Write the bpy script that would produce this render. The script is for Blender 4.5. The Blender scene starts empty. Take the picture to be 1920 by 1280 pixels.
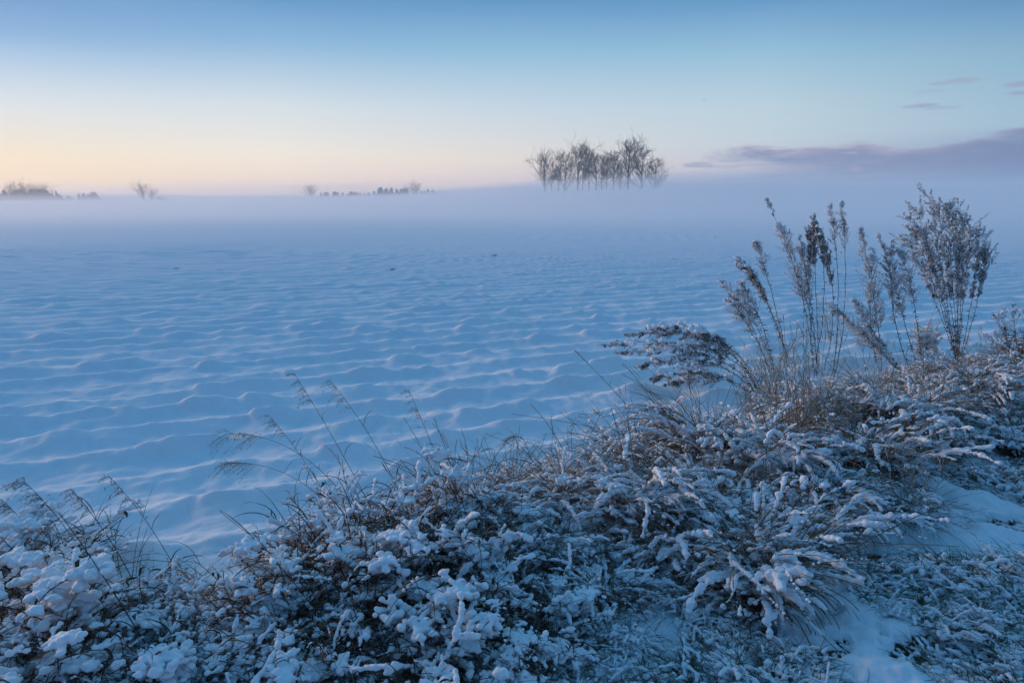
import bpy, bmesh, math, random
import numpy as np
from math import radians, sin, cos, tan, atan2, atan, pi

scene = bpy.context.scene
C = scene.collection
rng = np.random.default_rng(11)

# ------------------------------------------------------------------ camera
F_PX, PITCH, CAMZ = 1297.0, radians(11.1), 1.9
cam_d = bpy.data.cameras.new('camera'); cam = bpy.data.objects.new('camera', cam_d); C.objects.link(cam)
cam_d.sensor_width = 36.0; cam_d.lens = 36.0 * F_PX / 1920.0
cam_d.clip_start = 0.05; cam_d.clip_end = 6000
cam.location = (0, 0, CAMZ); cam.rotation_euler = (pi/2 - PITCH, 0, 0)
scene.camera = cam

def ray(u, v):
    """direction of the view ray through photo pixel (u, v), unit depth along the optical axis"""
    x = (u - 960) / F_PX; k = (640 - v) / F_PX
    return np.array([x, cos(PITCH) + k*sin(PITCH), -sin(PITCH) + k*cos(PITCH)])
def azel(u, v):
    d = ray(u, v)
    return math.degrees(atan2(d[0], d[1])), math.degrees(atan2(d[2], math.hypot(d[0], d[1])))

# ------------------------------------------------------------------ sky (world)
def lin(c):
    return tuple(((x/255)/12.92 if x/255 <= 0.04045 else ((x/255+0.055)/1.055)**2.4) for x in c)

world = bpy.data.worlds.new('World'); scene.world = world; world.use_nodes = True
nt = world.node_tree; nt.nodes.clear(); L = nt.links
def N(t, **k):
    n = nt.nodes.new(t)
    for a, b in k.items(): setattr(n, a, b)
    return n
def M(op, a, b=None, c=None, clamp=False):
    n = N('ShaderNodeMath', operation=op); n.use_clamp = clamp
    for i, x in enumerate((a, b, c)):
        if x is None: continue
        if isinstance(x, (int, float)): n.inputs[i].default_value = x
        else: L.new(x, n.inputs[i])
    return n.outputs[0]
def MR(x, a, b, c=0.0, d=1.0, smooth=True):
    n = N('ShaderNodeMapRange'); n.interpolation_type = 'SMOOTHSTEP' if smooth else 'LINEAR'
    L.new(x, n.inputs[0])
    for i, q in enumerate((a, b, c, d)): n.inputs[i+1].default_value = q
    return n.outputs[0]
def MIX(f, a, b):
    n = N('ShaderNodeMix', data_type='RGBA')
    L.new(f, n.inputs[0]) if not isinstance(f, float) else setattr(n.inputs[0], 'default_value', f)
    for s, x in ((6, a), (7, b)):
        if isinstance(x, tuple): n.inputs[s].default_value = (*x, 1)
        else: L.new(x, n.inputs[s])
    return n.outputs[2]
tc = N('ShaderNodeTexCoord'); sep = N('ShaderNodeSeparateXYZ'); L.new(tc.outputs['Generated'], sep.inputs[0])
el = M('MULTIPLY', M('ARCSINE', sep.outputs[2]), 180/pi)
az = M('MULTIPLY', M('ARCTAN2', sep.outputs[0], sep.outputs[1]), 180/pi)
EL0, EL1 = -2.0, 34.0
tel = MR(el, EL0, EL1, smooth=False)
HI = [(20, (96, 154, 206)), (34, (100, 162, 213))]
# colours of the clear sky as (photo row -> sRGB) for five columns of the photograph
COLS = {
 30:  [(0,(98,150,202)),(60,(120,169,212)),(100,(155,190,221)),(150,(190,210,225)),(200,(216,223,226)),(250,(234,227,210)),(300,(256,233,186)),(345,(276,232,152)),(385,(286,222,128))],
 510: [(0,(88,146,198)),(80,(130,177,214)),(150,(182,206,223)),(200,(212,223,226)),(250,(232,231,224)),(290,(252,240,216)),(330,(266,238,204)),(385,(270,222,184))],
 970: [(0,(85,144,194)),(100,(140,187,214)),(200,(196,213,225)),(250,(217,221,221)),(300,(242,229,212)),(340,(254,225,210)),(385,(248,205,198))],
 1430:[(0,(93,148,195)),(100,(146,189,213)),(200,(188,210,219)),(260,(200,214,219)),(310,(210,205,212)),(345,(185,184,207)),(385,(165,172,205))],
 1890:[(0,(94,143,188)),(100,(136,178,203)),(200,(160,191,208)),(235,(166,192,208)),(300,(125,145,182)),(345,(112,136,180)),(385,(106,134,180))],
}
def ramp(stops):
    n = N('ShaderNodeValToRGB'); L.new(tel, n.inputs[0]); r = n.color_ramp
    stops = sorted(((e-EL0)/(EL1-EL0), c) for e, c in stops)
    while len(r.elements) < len(stops): r.elements.new(0.5)
    for e, (p, c) in zip(r.elements, stops): e.position = min(max(p, 0), 1)
    for e, (p, c) in zip(r.elements, stops): e.position = min(max(p, 0), 1); e.color = (*lin(c), 1)
    return n.outputs[0]
back = ramp([(-2,(84,104,150)),(4,(98,106,152)),(9,(92,114,162)),(18,(60,114,168)),(34,(50,118,175))])
glow = ramp([(-2,(300,200,100)),(1.5,(300,228,135)),(4,(268,234,178)),(7,(240,231,213)),(11,(175,202,222)),(17,(112,156,205)),(34,(101,149,201))])
side = ramp([(-2,(104,130,176)),(5,(118,150,186)),(10,(130,170,198)),(17,(90,138,184)),(34,(101,149,201))])
seq = [(-180, back), (-110, back), (-62, glow)]
for u, rows in COLS.items():
    a = azel(u, 300)[0]
    seq.append((a, ramp([(azel(u, v)[1], c) for v, c in rows] + HI)))
seq += [(75, side), (140, back)]
col = seq[0][1]
for (a0, _), (a1, r) in zip(seq, seq[1:]):
    col = MIX(MR(az, a0, a1, smooth=False), col, r)
zen = MIX(MR(el, 34, 75), col, lin((66, 135, 183)))
# cloud bank low on the right and a few small streaks above it
cv = N('ShaderNodeCombineXYZ'); L.new(M('MULTIPLY', az, 0.16), cv.inputs[0]); L.new(M('MULTIPLY', el, 0.75), cv.inputs[1])
def NOI(scale, det, rough=0.55, off=0.0):
    n = N('ShaderNodeTexNoise'); n.inputs['Scale'].default_value = scale; n.inputs['Detail'].default_value = det
    n.inputs['Roughness'].default_value = rough
    ad = N('ShaderNodeVectorMath', operation='ADD'); L.new(cv.outputs[0], ad.inputs[0]); ad.inputs[1].default_value = (off, off*0.7, off*1.3)
    L.new(ad.outputs[0], n.inputs['Vector']); return n.outputs['Fac']
n1, n2 = NOI(1.1, 5), NOI(3.0, 6, 0.6, 7.3)
TOP = [(1290, 316), (1345, 276), (1400, 268), (1480, 276), (1600, 266), (1660, 273), (1720, 272), (1800, 259), (1920, 236)]
cr = N('ShaderNodeFloatCurve'); L.new(MR(az, 10, 110, smooth=False), cr.inputs['Value'])
cp = cr.mapping.curves[0]
pts = [((azel(u, v)[0]-10)/100, azel(u, v)[1]/12) for u, v in TOP] + [(0.42, 0.72), (0.6, 0.6), (0.8, 0.35), (1.0, 0.0)]
pts = [(0.0, 0.0)] + pts
while len(cp.points) < len(pts): cp.points.new(0.5, 0.5)
for p, q in zip(cp.points, pts): p.location = q
cr.mapping.update()
topel = M('MULTIPLY', cr.outputs[0], 12.0)
dtop = M('ADD', M('ADD', M('SUBTRACT', topel, el), M('MULTIPLY', M('SUBTRACT', n1, 0.5), 1.1)), M('MULTIPLY', M('SUBTRACT', n2, 0.5), 0.9))
upper = MR(dtop, -0.05, 0.4)
left = MR(M('ADD', az, M('MULTIPLY', M('SUBTRACT', n2, 0.5), 9.0)), 13.5, 21.0)
# a brighter slit under the thin left end
slit = M('MULTIPLY', MR(az, 26.0, 17.0), MR(M('ABSOLUTE', M('SUBTRACT', el, M('ADD', 2.75, M('MULTIPLY', M('SUBTRACT', n1, 0.5), 1.6)))), 0.75, 0.3))
cmask = M('MULTIPLY', M('MULTIPLY', upper, left), M('SUBTRACT', 1.0, M('MULTIPLY', slit, 0.8)))
cmask = M('MULTIPLY', cmask, MR(n2, 0.25, 0.6, 0.7, 1.0))
ccol = MIX(MR(dtop, 0.0, 0.9), lin((178, 162, 184)), lin((126, 136, 170)))
ccol = MIX(MR(n2, 0.56, 0.72, 0.0, 0.5), ccol, lin((200, 180, 196)))
ccol = MIX(MR(az, 24.0, 42.0), ccol, lin((104, 122, 160)))
ccol = MIX(MR(el, 3.2, 0.8), ccol, MIX(MR(az, 16, 36), lin((184, 180, 204)), lin((118, 138, 180))))
zen = MIX(cmask, zen, ccol)
for (u, v, wu, wv, k) in [(1722, 198, 46, 6, .8), (1770, 202, 55, 4, .45), (1795, 153, 55, 7, .5), (1900, 160, 34, 7, .75), (1912, 174, 30, 5, .7),
                          (1310, 309, 36, 6, .75), (1345, 313, 42, 4, .6), (1425, 309, 60, 3, .4), (1320, 188, 6, 3, .3), (1740, 172, 50, 4, .25)]:
    a, e = azel(u, v); a2 = azel(u+wu, v)[0]; e2 = azel(u, v-wv)[1]
    wa, we = (a2-a), (e2-e)
    q = M('ADD', M('POWER', M('DIVIDE', M('SUBTRACT', az, a), wa), 2), M('POWER', M('DIVIDE', M('SUBTRACT', el, e), we), 2))
    q = M('ADD', q, M('MULTIPLY', M('SUBTRACT', n2, 0.5), 3.2))
    zen = MIX(M('MULTIPLY', MR(q, 1.1, 0.0), k), zen, lin((150, 155, 182)))
# physical sky under it, the sun still below the horizon beyond the left edge
SUN_AZ, SUN_EL = radians(-66), radians(-1.0)
sky = N('ShaderNodeTexSky', sky_type='NISHITA'); sky.sun_disc = False
sky.sun_elevation = SUN_EL; sky.sun_rotation = SUN_AZ
b1 = N('ShaderNodeBackground'); L.new(zen, b1.inputs[0]); b1.inputs[1].default_value = 0.97
b2 = N('ShaderNodeBackground'); L.new(sky.outputs[0], b2.inputs[0]); b2.inputs[1].default_value = 0.02
addn = N('ShaderNodeAddShader'); L.new(b1.outputs[0], addn.inputs[0]); L.new(b2.outputs[0], addn.inputs[1])
wo = N('ShaderNodeOutputWorld'); L.new(addn.outputs[0], wo.inputs['Surface'])
world.cycles.sampling_method = 'MANUAL'; world.cycles.sample_map_resolution = 512

sl = bpy.data.lights.new('sun', 'SUN'); sl.energy = 2.5; sl.angle = radians(28); sl.color = (1.0, 0.67, 0.46)
so = bpy.data.objects.new('sun', sl); C.objects.link(so); so.rotation_euler = (radians(90-8.0), 0, pi - SUN_AZ)   # the glow beyond the left edge

scene.view_settings.view_transform = 'Standard'; scene.view_settings.look = 'None'
scene.view_settings.exposure = 0.13; scene.view_settings.gamma = 1.0; scene.view_settings.use_curve_mapping = False
cy = scene.cycles
cy.use_denoising = True; cy.max_bounces = 12; cy.diffuse_bounces = 3; cy.volume_bounces = 8; cy.glossy_bounces = 2
cy.transparent_max_bounces = 8; cy.use_adaptive_sampling = True; cy.adaptive_threshold = 0.012
cy.caustics_reflective = False; cy.caustics_refractive = False
scene.render.use_persistent_data = False

# ------------------------------------------------------------------ noise
def _h(ix, iy, iz, seed):
    n = (ix.astype(np.int64)*374761393 + iy.astype(np.int64)*668265263 + iz.astype(np.int64)*2147483647 + seed*974634777) & 0x7fffffff
    n = ((n ^ (n >> 13)) * 1274126177) & 0x7fffffff
    n = ((n ^ (n >> 15)) * 2246822519) & 0x7fffffff
    return ((n ^ (n >> 16)) & 0xffffff) / float(0xffffff)
def vnoise(x, y, z=0.0, seed=0):
    x, y, z = np.broadcast_arrays(np.asarray(x, float), np.asarray(y, float), np.asarray(z, float))
    ix, iy, iz = np.floor(x), np.floor(y), np.floor(z)
    fx, fy, fz = x-ix, y-iy, z-iz
    fx = fx*fx*fx*(fx*(fx*6-15)+10); fy = fy*fy*fy*(fy*(fy*6-15)+10); fz = fz*fz*fz*(fz*(fz*6-15)+10)
    r = 0
    flat = not np.any(fz)
    for dz in ((0,) if flat else (0, 1)):
        wz = 1 if flat else (fz if dz else 1-fz)
        for dy in (0, 1):
            wy = fy if dy else 1-fy
            for dx in (0, 1):
                wx = fx if dx else 1-fx
                r = r + wx*wy*wz*_h(ix+dx, iy+dy, iz+dz, seed)
    return r
def fbm(x, y, z=0.0, seed=0, o=4, g=0.5):
    r = 0; a = 1; t = 0; f = 1.0
    for i in range(o):
        r = r + a*vnoise(x*f + 17.3*i, y*f - 9.1*i, np.asarray(z)*f, seed+i); t += a; a *= g; f *= 2.03
    return r/t
def sst(x, a, b):
    t = np.clip((x-a)/(b-a), 0, 1); return t*t*(3-2*t)

# ------------------------------------------------------------------ terrain height
RD = (sin(radians(66)), cos(radians(66)))          # direction of the crop rows
BQ = (-0.58, 0.8146)                               # normal of the field margin
FAR_R = 720.0
_ridge = [(-400, 377), (0, 377), (200, 374), (450, 376), (600, 377), (750, 375), (830, 373), (950, 366), (1250, 362), (1920, 362), (2400, 362)]
_raz = np.array([azel(u, v)[0] for u, v in _ridge]); _rz = np.array([CAMZ + FAR_R*tan(radians(azel(u, v)[1])) for u, v in _ridge])
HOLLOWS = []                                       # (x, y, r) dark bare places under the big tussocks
def bank_q(x, y): return x*BQ[0] + y*BQ[1]
def base_h(x, y):
    """smooth ground: field, raised verge, far rise"""
    x = np.asarray(x, float); y = np.asarray(y, float)
    q = bank_q(x, y) + 0.28*(vnoise(x*0.7, y*0.7, 0, 5)-0.5)*2*0.6
    z = 0.22*sst(q, 3.45, 2.75) + 0.10*np.exp(-((q-2.45)/0.42)**2)
    z = z - 0.05*np.exp(-((q-1.55)/0.35)**2)*sst(x, 0.8, 1.8)
    d = np.hypot(x, y); a = np.degrees(np.arctan2(x, y))
    A = np.interp(a, _raz, _rz)
    z = z + A*sst(d, 260, FAR_R)*(1-0.25*sst(d, FAR_R, FAR_R*1.7))
    return z
def fine_h(x, y):
    """snow relief: crop rows and lumps in the field, tangled lumps on the verge; returns (height, snow cover)"""
    d = np.hypot(x, y)
    a = x*RD[0] + y*RD[1]; p = -x*RD[1] + y*RD[0]
    q = bank_q(x, y)
    lam = 0.58
    warp = 0.11*(fbm(a*0.14, p*0.25, 0, 21, 2)-0.5)*2 + 0.035*(vnoise(a*1.6, p*1.6, 0, 27)-0.5)*2
    ph = (p + warp)/lam
    sn_ = np.sin(pi*ph); prof = np.clip(1.04-np.sqrt(sn_*sn_+0.012), 0, 1)**1.15
    amp = 0.056 + 0.034*sst(fbm(a*0.7, p*1.6, 0, 33, 3), 0.3, 0.7)
    rows = amp*prof
    far_ = 1-0.65*sst(d, 7, 24)
    rows += far_*0.028*(fbm(a*2.6, p*3.8, 0, 41, 4, 0.55)-0.5)*2
    cl = fbm(a*2.3, p*3.2, 0, 55, 2)
    rows += far_*0.045*sst(cl, 0.52, 0.80)*(0.3+prof)
    rows += far_*0.020*(fbm(a*6, p*8, 0, 61, 3)-0.5)*2
    rows += 0.10*(fbm(x*0.06, y*0.06, 0, 71, 3)-0.5)*2*sst(d, 6, 30)
    rows *= (1-0.97*sst(d, 22, 56))
    fld = sst(q, 3.05, 3.6)
    # verge
    lump = 0.07*(fbm(x*2.2, y*2.2, 0, 81, 3)-0.5)*2 + 0.060*(fbm(x*5.2, y*5.2, 0, 85, 4)-0.5)*2
    cov = fbm(x*6.0, y*6.0, 0, 91, 4, 0.55)
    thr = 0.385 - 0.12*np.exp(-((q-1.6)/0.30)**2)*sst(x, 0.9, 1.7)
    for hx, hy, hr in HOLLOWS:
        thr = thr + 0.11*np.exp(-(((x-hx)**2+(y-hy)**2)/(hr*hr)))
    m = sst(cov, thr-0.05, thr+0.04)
    fray = (fbm(x*22, y*22, 0, 95, 2)-0.5)
    m = np.clip(m + fray*0.5*(m*(1-m)*4), 0, 1)
    verge = lump + 0.022*m + 0.040*m*(fbm(x*16, y*16, 0, 99, 3)-0.3) - 0.02*(1-m)
    return rows*fld + verge*(1-fld), np.maximum(m, fld)
def ground_z(x, y):
    return float(base_h(x, y))
def hit(u, v, dz=0.0):
    """where the view ray through a photo pixel meets the smooth ground raised by dz"""
    d = ray(u, v); t = 0.5
    for i in range(4000):
        p = np.array([0, 0, CAMZ]) + d*t
        if p[2] <= ground_z(p[0], p[1]) + dz: break
        t *= 1.003
    return p
def at_depth(u, v, y):
    d = ray(u, v); t = y/d[1]
    return np.array([d[0]*t, y, CAMZ + d[2]*t])

# ------------------------------------------------------------------ mesh helpers
class MB:
    def __init__(s): s.v = []; s.f3 = []; s.f4 = []; s.n = 0
    def add(s, V, Fc):
        V = np.asarray(V, float).reshape(-1, 3); Fc = np.asarray(Fc, np.int64)
        (s.f3 if Fc.shape[1] == 3 else s.f4).append(Fc + s.n)
        s.v.append(V); s.n += len(V)
    def arrays(s):
        V = np.concatenate(s.v) if s.v else np.zeros((0, 3))
        return V, (np.concatenate(s.f3) if s.f3 else np.zeros((0, 3), np.int64)), (np.concatenate(s.f4) if s.f4 else np.zeros((0, 4), np.int64))
    def mesh(s, name, mat, smooth=True):
        return mesh_np(name, *s.arrays(), mat, smooth)
def mesh_np(name, V, F3, F4, mat, smooth=True):
    me = bpy.data.meshes.new(name)
    me.vertices.add(len(V)); me.vertices.foreach_set('co', np.ascontiguousarray(V, np.float32).ravel())
    nl = len(F3)*3 + len(F4)*4
    me.loops.add(nl); me.loops.foreach_set('vertex_index', np.concatenate([F3.ravel(), F4.ravel()]).astype(np.int32))
    me.polygons.add(len(F3)+len(F4))
    st = np.concatenate([np.arange(len(F3))*3, len(F3)*3 + np.arange(len(F4))*4]).astype(np.int32)
    me.polygons.foreach_set('loop_start', st)
    me.update(calc_edges=True)
    if smooth: me.shade_smooth()
    for m in (mat if isinstance(mat, (list, tuple)) else [mat]): me.materials.append(m)
    return me
def nrm(v): return v/np.maximum(np.linalg.norm(v, axis=-1, keepdims=True), 1e-9)
def ribbons(mb, P, w, side=None):
    """P (B,S,3) paths, w (B,S) widths"""
    B, S, _ = P.shape
    T = nrm(np.gradient(P, axis=1))
    if side is None: side = nrm(np.cross(T, rng.normal(size=(B, 1, 3))))
    elif side.ndim == 2: side = np.repeat(side[:, None], S, 1)
    V = np.stack([P - side*w[..., None]/2, P + side*w[..., None]/2], 2)
    i = (np.arange(B)[:, None]*S + np.arange(S-1)[None])*2
    q = np.stack([i, i+1, i+3, i+2], -1).reshape(-1, 4)
    mb.add(V, q)
def tubes(mb, P, R, k=4):
    B, S, _ = P.shape
    T = nrm(np.gradient(P, axis=1))
    ref = np.where(np.abs(T[:, :1, 2:3]) > 0.9, np.array([1.0, 0, 0]), np.array([0, 0, 1.0]))
    A = nrm(np.cross(T, np.broadcast_to(ref, T.shape))); Bn = np.cross(T, A)
    an = np.arange(k)/k*2*pi
    V = P[:, :, None] + R[:, :, None, None]*(A[:, :, None]*np.cos(an)[None, None, :, None] + Bn[:, :, None]*np.sin(an)[None, None, :, None])
    b = (np.arange(B)[:, None, None]*S + np.arange(S-1)[None, :, None])*k
    j = np.arange(k)[None, None]; j2 = (j+1) % k
    q = np.stack(np.broadcast_arrays(b+j, b+j2, b+k+j2, b+k+j), -1).reshape(-1, 4)
    mb.add(V, q)
def _ico(sub):
    bm = bmesh.new(); bmesh.ops.create_icosphere(bm, subdivisions=sub, radius=1.0)
    v = np.array([x.co[:] for x in bm.verts]); bm.verts.index_update()
    f = np.array([[q.index for q in x.verts] for x in bm.faces]); bm.free(); return v, f
ICO = {1: _ico(1), 2: _ico(2)}
OCT = (np.array([[1,0,0],[-1,0,0],[0,1,0],[0,-1,0],[0,0,1],[0,0,-1]], float),
       np.array([[0,2,4],[2,1,4],[1,3,4],[3,0,4],[2,0,5],[1,2,5],[3,1,5],[0,3,5]]))
def blobs(mb, Cn, R, base=None, rot=True):
    """ellipsoids: centres (M,3), radii (M,3) or (M,)"""
    if len(Cn) == 0: return
    v, f = base if base is not None else ICO[1]
    Cn = np.asarray(Cn, float); R = np.asarray(R, float)
    if R.ndim == 1: R = np.repeat(R[:, None], 3, 1)
    M_ = len(Cn)
    V = v[None]*R[:, None]
    if rot:
        a = rng.uniform(0, 2*pi, M_); c, s = np.cos(a)[:, None], np.sin(a)[:, None]
        V = np.stack([V[..., 0]*c - V[..., 1]*s, V[..., 0]*s + V[..., 1]*c, V[..., 2]], -1)
    V = V + Cn[:, None]
    mb.add(V, (f[None] + (np.arange(M_)*len(v))[:, None, None]).reshape(-1, 3))
def spindles(mb, Cn, D, ln, wd):
    """elongated octahedra along directions D"""
    M_ = len(Cn); D = nrm(D)
    A = nrm(np.cross(D, rng.normal(size=D.shape))); Bn = np.cross(D, A)
    v, f = OCT
    V = Cn[:, None] + D[:, None]*(v[None, :, 2:3]*np.asarray(ln)[:, None, None]) + (A[:, None]*v[None, :, 0:1] + Bn[:, None]*v[None, :, 1:2])*np.asarray(wd)[:, None, None]
    mb.add(V, (f[None] + (np.arange(M_)*6)[:, None, None]).reshape(-1, 3))
def arcs(base, azi, Ln, t0, t1, pw, S, wob=0.0):
    s = np.linspace(0, 1, S)[None]
    th = t0[:, None] + (t1-t0)[:, None]*s**pw
    a = azi[:, None] + wob*np.cumsum(rng.normal(size=(len(azi), S)), 1)
    d = np.stack([np.sin(th)*np.cos(a), np.sin(th)*np.sin(a), np.cos(th)], -1)*(Ln/(S-1))[:, None, None]
    P = base[:, None] + np.concatenate([np.zeros((len(azi), 1, 3)), np.cumsum(d[:, :-1], 1)], 1)
    return P, th
def remesh(mb, name, mat, voxel, crumb=0.0018, smooth=2):
    V, F3, F4 = mb.arrays()
    tmp = mesh_np('tmp', V, F3, F4, mat); ob = bpy.data.objects.new('tmp', tmp); C.objects.link(ob)
    m = ob.modifiers.new('r', 'REMESH'); m.mode = 'VOXEL'; m.voxel_size = voxel; m.use_smooth_shade = True
    if smooth:
        k = ob.modifiers.new('s', 'SMOOTH'); k.factor = 0.5; k.iterations = smooth
    dg = bpy.context.evaluated_depsgraph_get()
    me = bpy.data.meshes.new_from_object(ob.evaluated_get(dg))
    bpy.data.objects.remove(ob); bpy.data.meshes.remove(tmp)
    me.name = name
    n = len(me.vertices); co = np.empty(n*3, np.float32); no = np.empty(n*3, np.float32)
    me.vertices.foreach_get('co', co); me.vertex_normals.foreach_get('vector', no)
    co = co.reshape(-1, 3); no = no.reshape(-1, 3)
    if crumb:
        k = (vnoise(co[:, 0]*75, co[:, 1]*75, co[:, 2]*75, 3)-0.5)*2 + 0.8*(vnoise(co[:, 0]*150, co[:, 1]*150, co[:, 2]*150, 4)-0.5)*2
        k2 = (vnoise(co[:, 0]*36, co[:, 1]*36, co[:, 2]*36, 8)-0.5)*2 + 0.7*(vnoise(co[:, 0]*70, co[:, 1]*70, co[:, 2]*70, 9)-0.5)*2
        co = co + no*(k*crumb + k2*crumb*1.7)[:, None]
        me.vertices.foreach_set('co', co.astype(np.float32).ravel()); me.update()
    me.materials.clear(); me.materials.append(mat); me.shade_smooth()
    return me

# ------------------------------------------------------------------ objects and their tags
def obj(name, me, parent=None, label=None, kind=None):
    o = bpy.data.objects.new(name, me); C.objects.link(o)
    if parent is not None: o.parent = parent
    if label: o['label'] = label
    if kind: o['kind'] = kind
    return o
def tag(o, label, cat, group=None):
    o['label'] = label; o['category'] = cat
    if group: o['group'] = group
    return o
def thing(name, label, cat, loc=(0, 0, 0), rz=0.0, sc=1.0, group=None, tilt=(0, 0)):
    o = bpy.data.objects.new(name, None); C.objects.link(o); o.empty_display_size = 0.2
    o.location = loc; o.rotation_euler = (tilt[0], tilt[1], rz)
    o.scale = (sc, sc, sc) if not isinstance(sc, tuple) else sc
    return tag(o, label, cat, group)

# ------------------------------------------------------------------ materials
def mat(name, build):
    m = bpy.data.materials.new(name); m.use_nodes = True
    t = m.node_tree; bs = t.nodes['Principled BSDF']; build(t, bs); return m
def nn(t, ty, **k):
    n = t.nodes.new(ty)
    for a, b in k.items():
        if a in n.inputs: n.inputs[a].default_value = b
        else: setattr(n, a, b)
    return n
def bump(t, bs, scale, strength, dist, det=3, prev=None):
    g = nn(t, 'ShaderNodeNewGeometry'); n = nn(t, 'ShaderNodeTexNoise', Scale=scale, Detail=det)
    t.links.new(g.outputs['Position'], n.inputs['Vector'])
    b = nn(t, 'ShaderNodeBump', Strength=strength, Distance=dist); t.links.new(n.outputs['Fac'], b.inputs['Height'])
    if prev is not None: t.links.new(prev.outputs[0], b.inputs['Normal'])
    t.links.new(b.outputs[0], bs.inputs['Normal']); return b
def snow_nodes(t, bs):
    bs.inputs['Base Color'].default_value = (0.84, 0.86, 0.88, 1); bs.inputs['Roughness'].default_value = 0.75
    bs.inputs['Specular IOR Level'].default_value = 0.15
    b = bump(t, bs, 140, 0.35, 0.004); bump(t, bs, 420, 0.35, 0.0016, 2, b)
SNOW = mat('snow', snow_nodes)
def plant(name, cols, rough=0.8, frost=0.0):
    """plant matter: colour varies from blade to blade and along each"""
    def f(t, bs):
        g = nn(t, 'ShaderNodeNewGeometry'); r = nn(t, 'ShaderNodeValToRGB')
        while len(r.color_ramp.elements) < len(cols): r.color_ramp.elements.new(0.5)
        for i, (e, c) in enumerate(zip(r.color_ramp.elements, cols)): e.position = i/(len(cols)-1); e.color = (*c, 1)
        n = nn(t, 'ShaderNodeTexNoise', Scale=30.0, Detail=3.0); t.links.new(g.outputs['Position'], n.inputs['Vector'])
        a = nn(t, 'ShaderNodeMath', operation='MULTIPLY_ADD'); t.links.new(n.outputs['Fac'], a.inputs[0]); a.inputs[1].default_value = 0.5
        s = nn(t, 'ShaderNodeMath', operation='SUBTRACT'); t.links.new(g.outputs['Random Per Island'], s.inputs[0]); s.inputs[1].default_value = 0.25
        t.links.new(s.outputs[0], a.inputs[2]); t.links.new(a.outputs[0], r.inputs[0])
        src = r.outputs[0]
        if frost:
            m = nn(t, 'ShaderNodeMix', data_type='RGBA'); n2 = nn(t, 'ShaderNodeTexNoise', Scale=90.0, Detail=2.0)
            t.links.new(g.outputs['Position'], n2.inputs['Vector'])
            k = nn(t, 'ShaderNodeMapRange'); t.links.new(n2.outputs['Fac'], k.inputs[0])
            k.inputs[1].default_value = 0.62-frost*0.3; k.inputs[2].default_value = 0.72-frost*0.3
            t.links.new(k.outputs[0], m.inputs[0]); t.links.new(src, m.inputs[6]); m.inputs[7].default_value = (0.75, 0.78, 0.8, 1)
            src = m.outputs[2]
        t.links.new(src, bs.inputs['Base Color']); bs.inputs['Roughness'].default_value = rough; bs.inputs['Specular IOR Level'].default_value = 0.2
    return mat(name, f)
STRAW = plant('dry_straw', [(0.06, 0.042, 0.03), (0.17, 0.115, 0.075), (0.27, 0.19, 0.125), (0.10, 0.066, 0.045)])
PALE = plant('pale_straw', [(0.24, 0.17, 0.11), (0.50, 0.39, 0.27), (0.36, 0.26, 0.17)], frost=0.25)
DARKLEAF = plant('withered_leaf', [(0.05, 0.034, 0.027), (0.11, 0.072, 0.05), (0.035, 0.026, 0.022), (0.19, 0.125, 0.08)])
DRYSTEM = plant('dry_stem', [(0.07, 0.05, 0.038), (0.16, 0.115, 0.08), (0.11, 0.08, 0.055)])
GREEN = plant('winter_grass', [(0.03, 0.045, 0.02), (0.06, 0.085, 0.035), (0.14, 0.11, 0.06), (0.04, 0.06, 0.03)])
STEM = plant('weed_stem', [(0.035, 0.025, 0.022), (0.09, 0.06, 0.048), (0.06, 0.04, 0.034)], frost=0.25)
SEED = plant('dry_seed', [(0.05, 0.043, 0.042), (0.11, 0.098, 0.094), (0.20, 0.18, 0.175)], frost=0.35)
FROST = mat('frost', lambda t, bs: (setattr(bs.inputs['Base Color'], 'default_value', (0.72, 0.74, 0.76, 1)), setattr(bs.inputs['Roughness'], 'default_value', 0.85)))
BARK = plant('bark', [(0.06, 0.055, 0.053), (0.10, 0.09, 0.085)])
TWIG = plant('twig', [(0.075, 0.07, 0.068), (0.12, 0.11, 0.105)])
NEEDLE = plant('frosted_needles', [(0.12, 0.13, 0.13), (0.24, 0.25, 0.25)])
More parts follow.
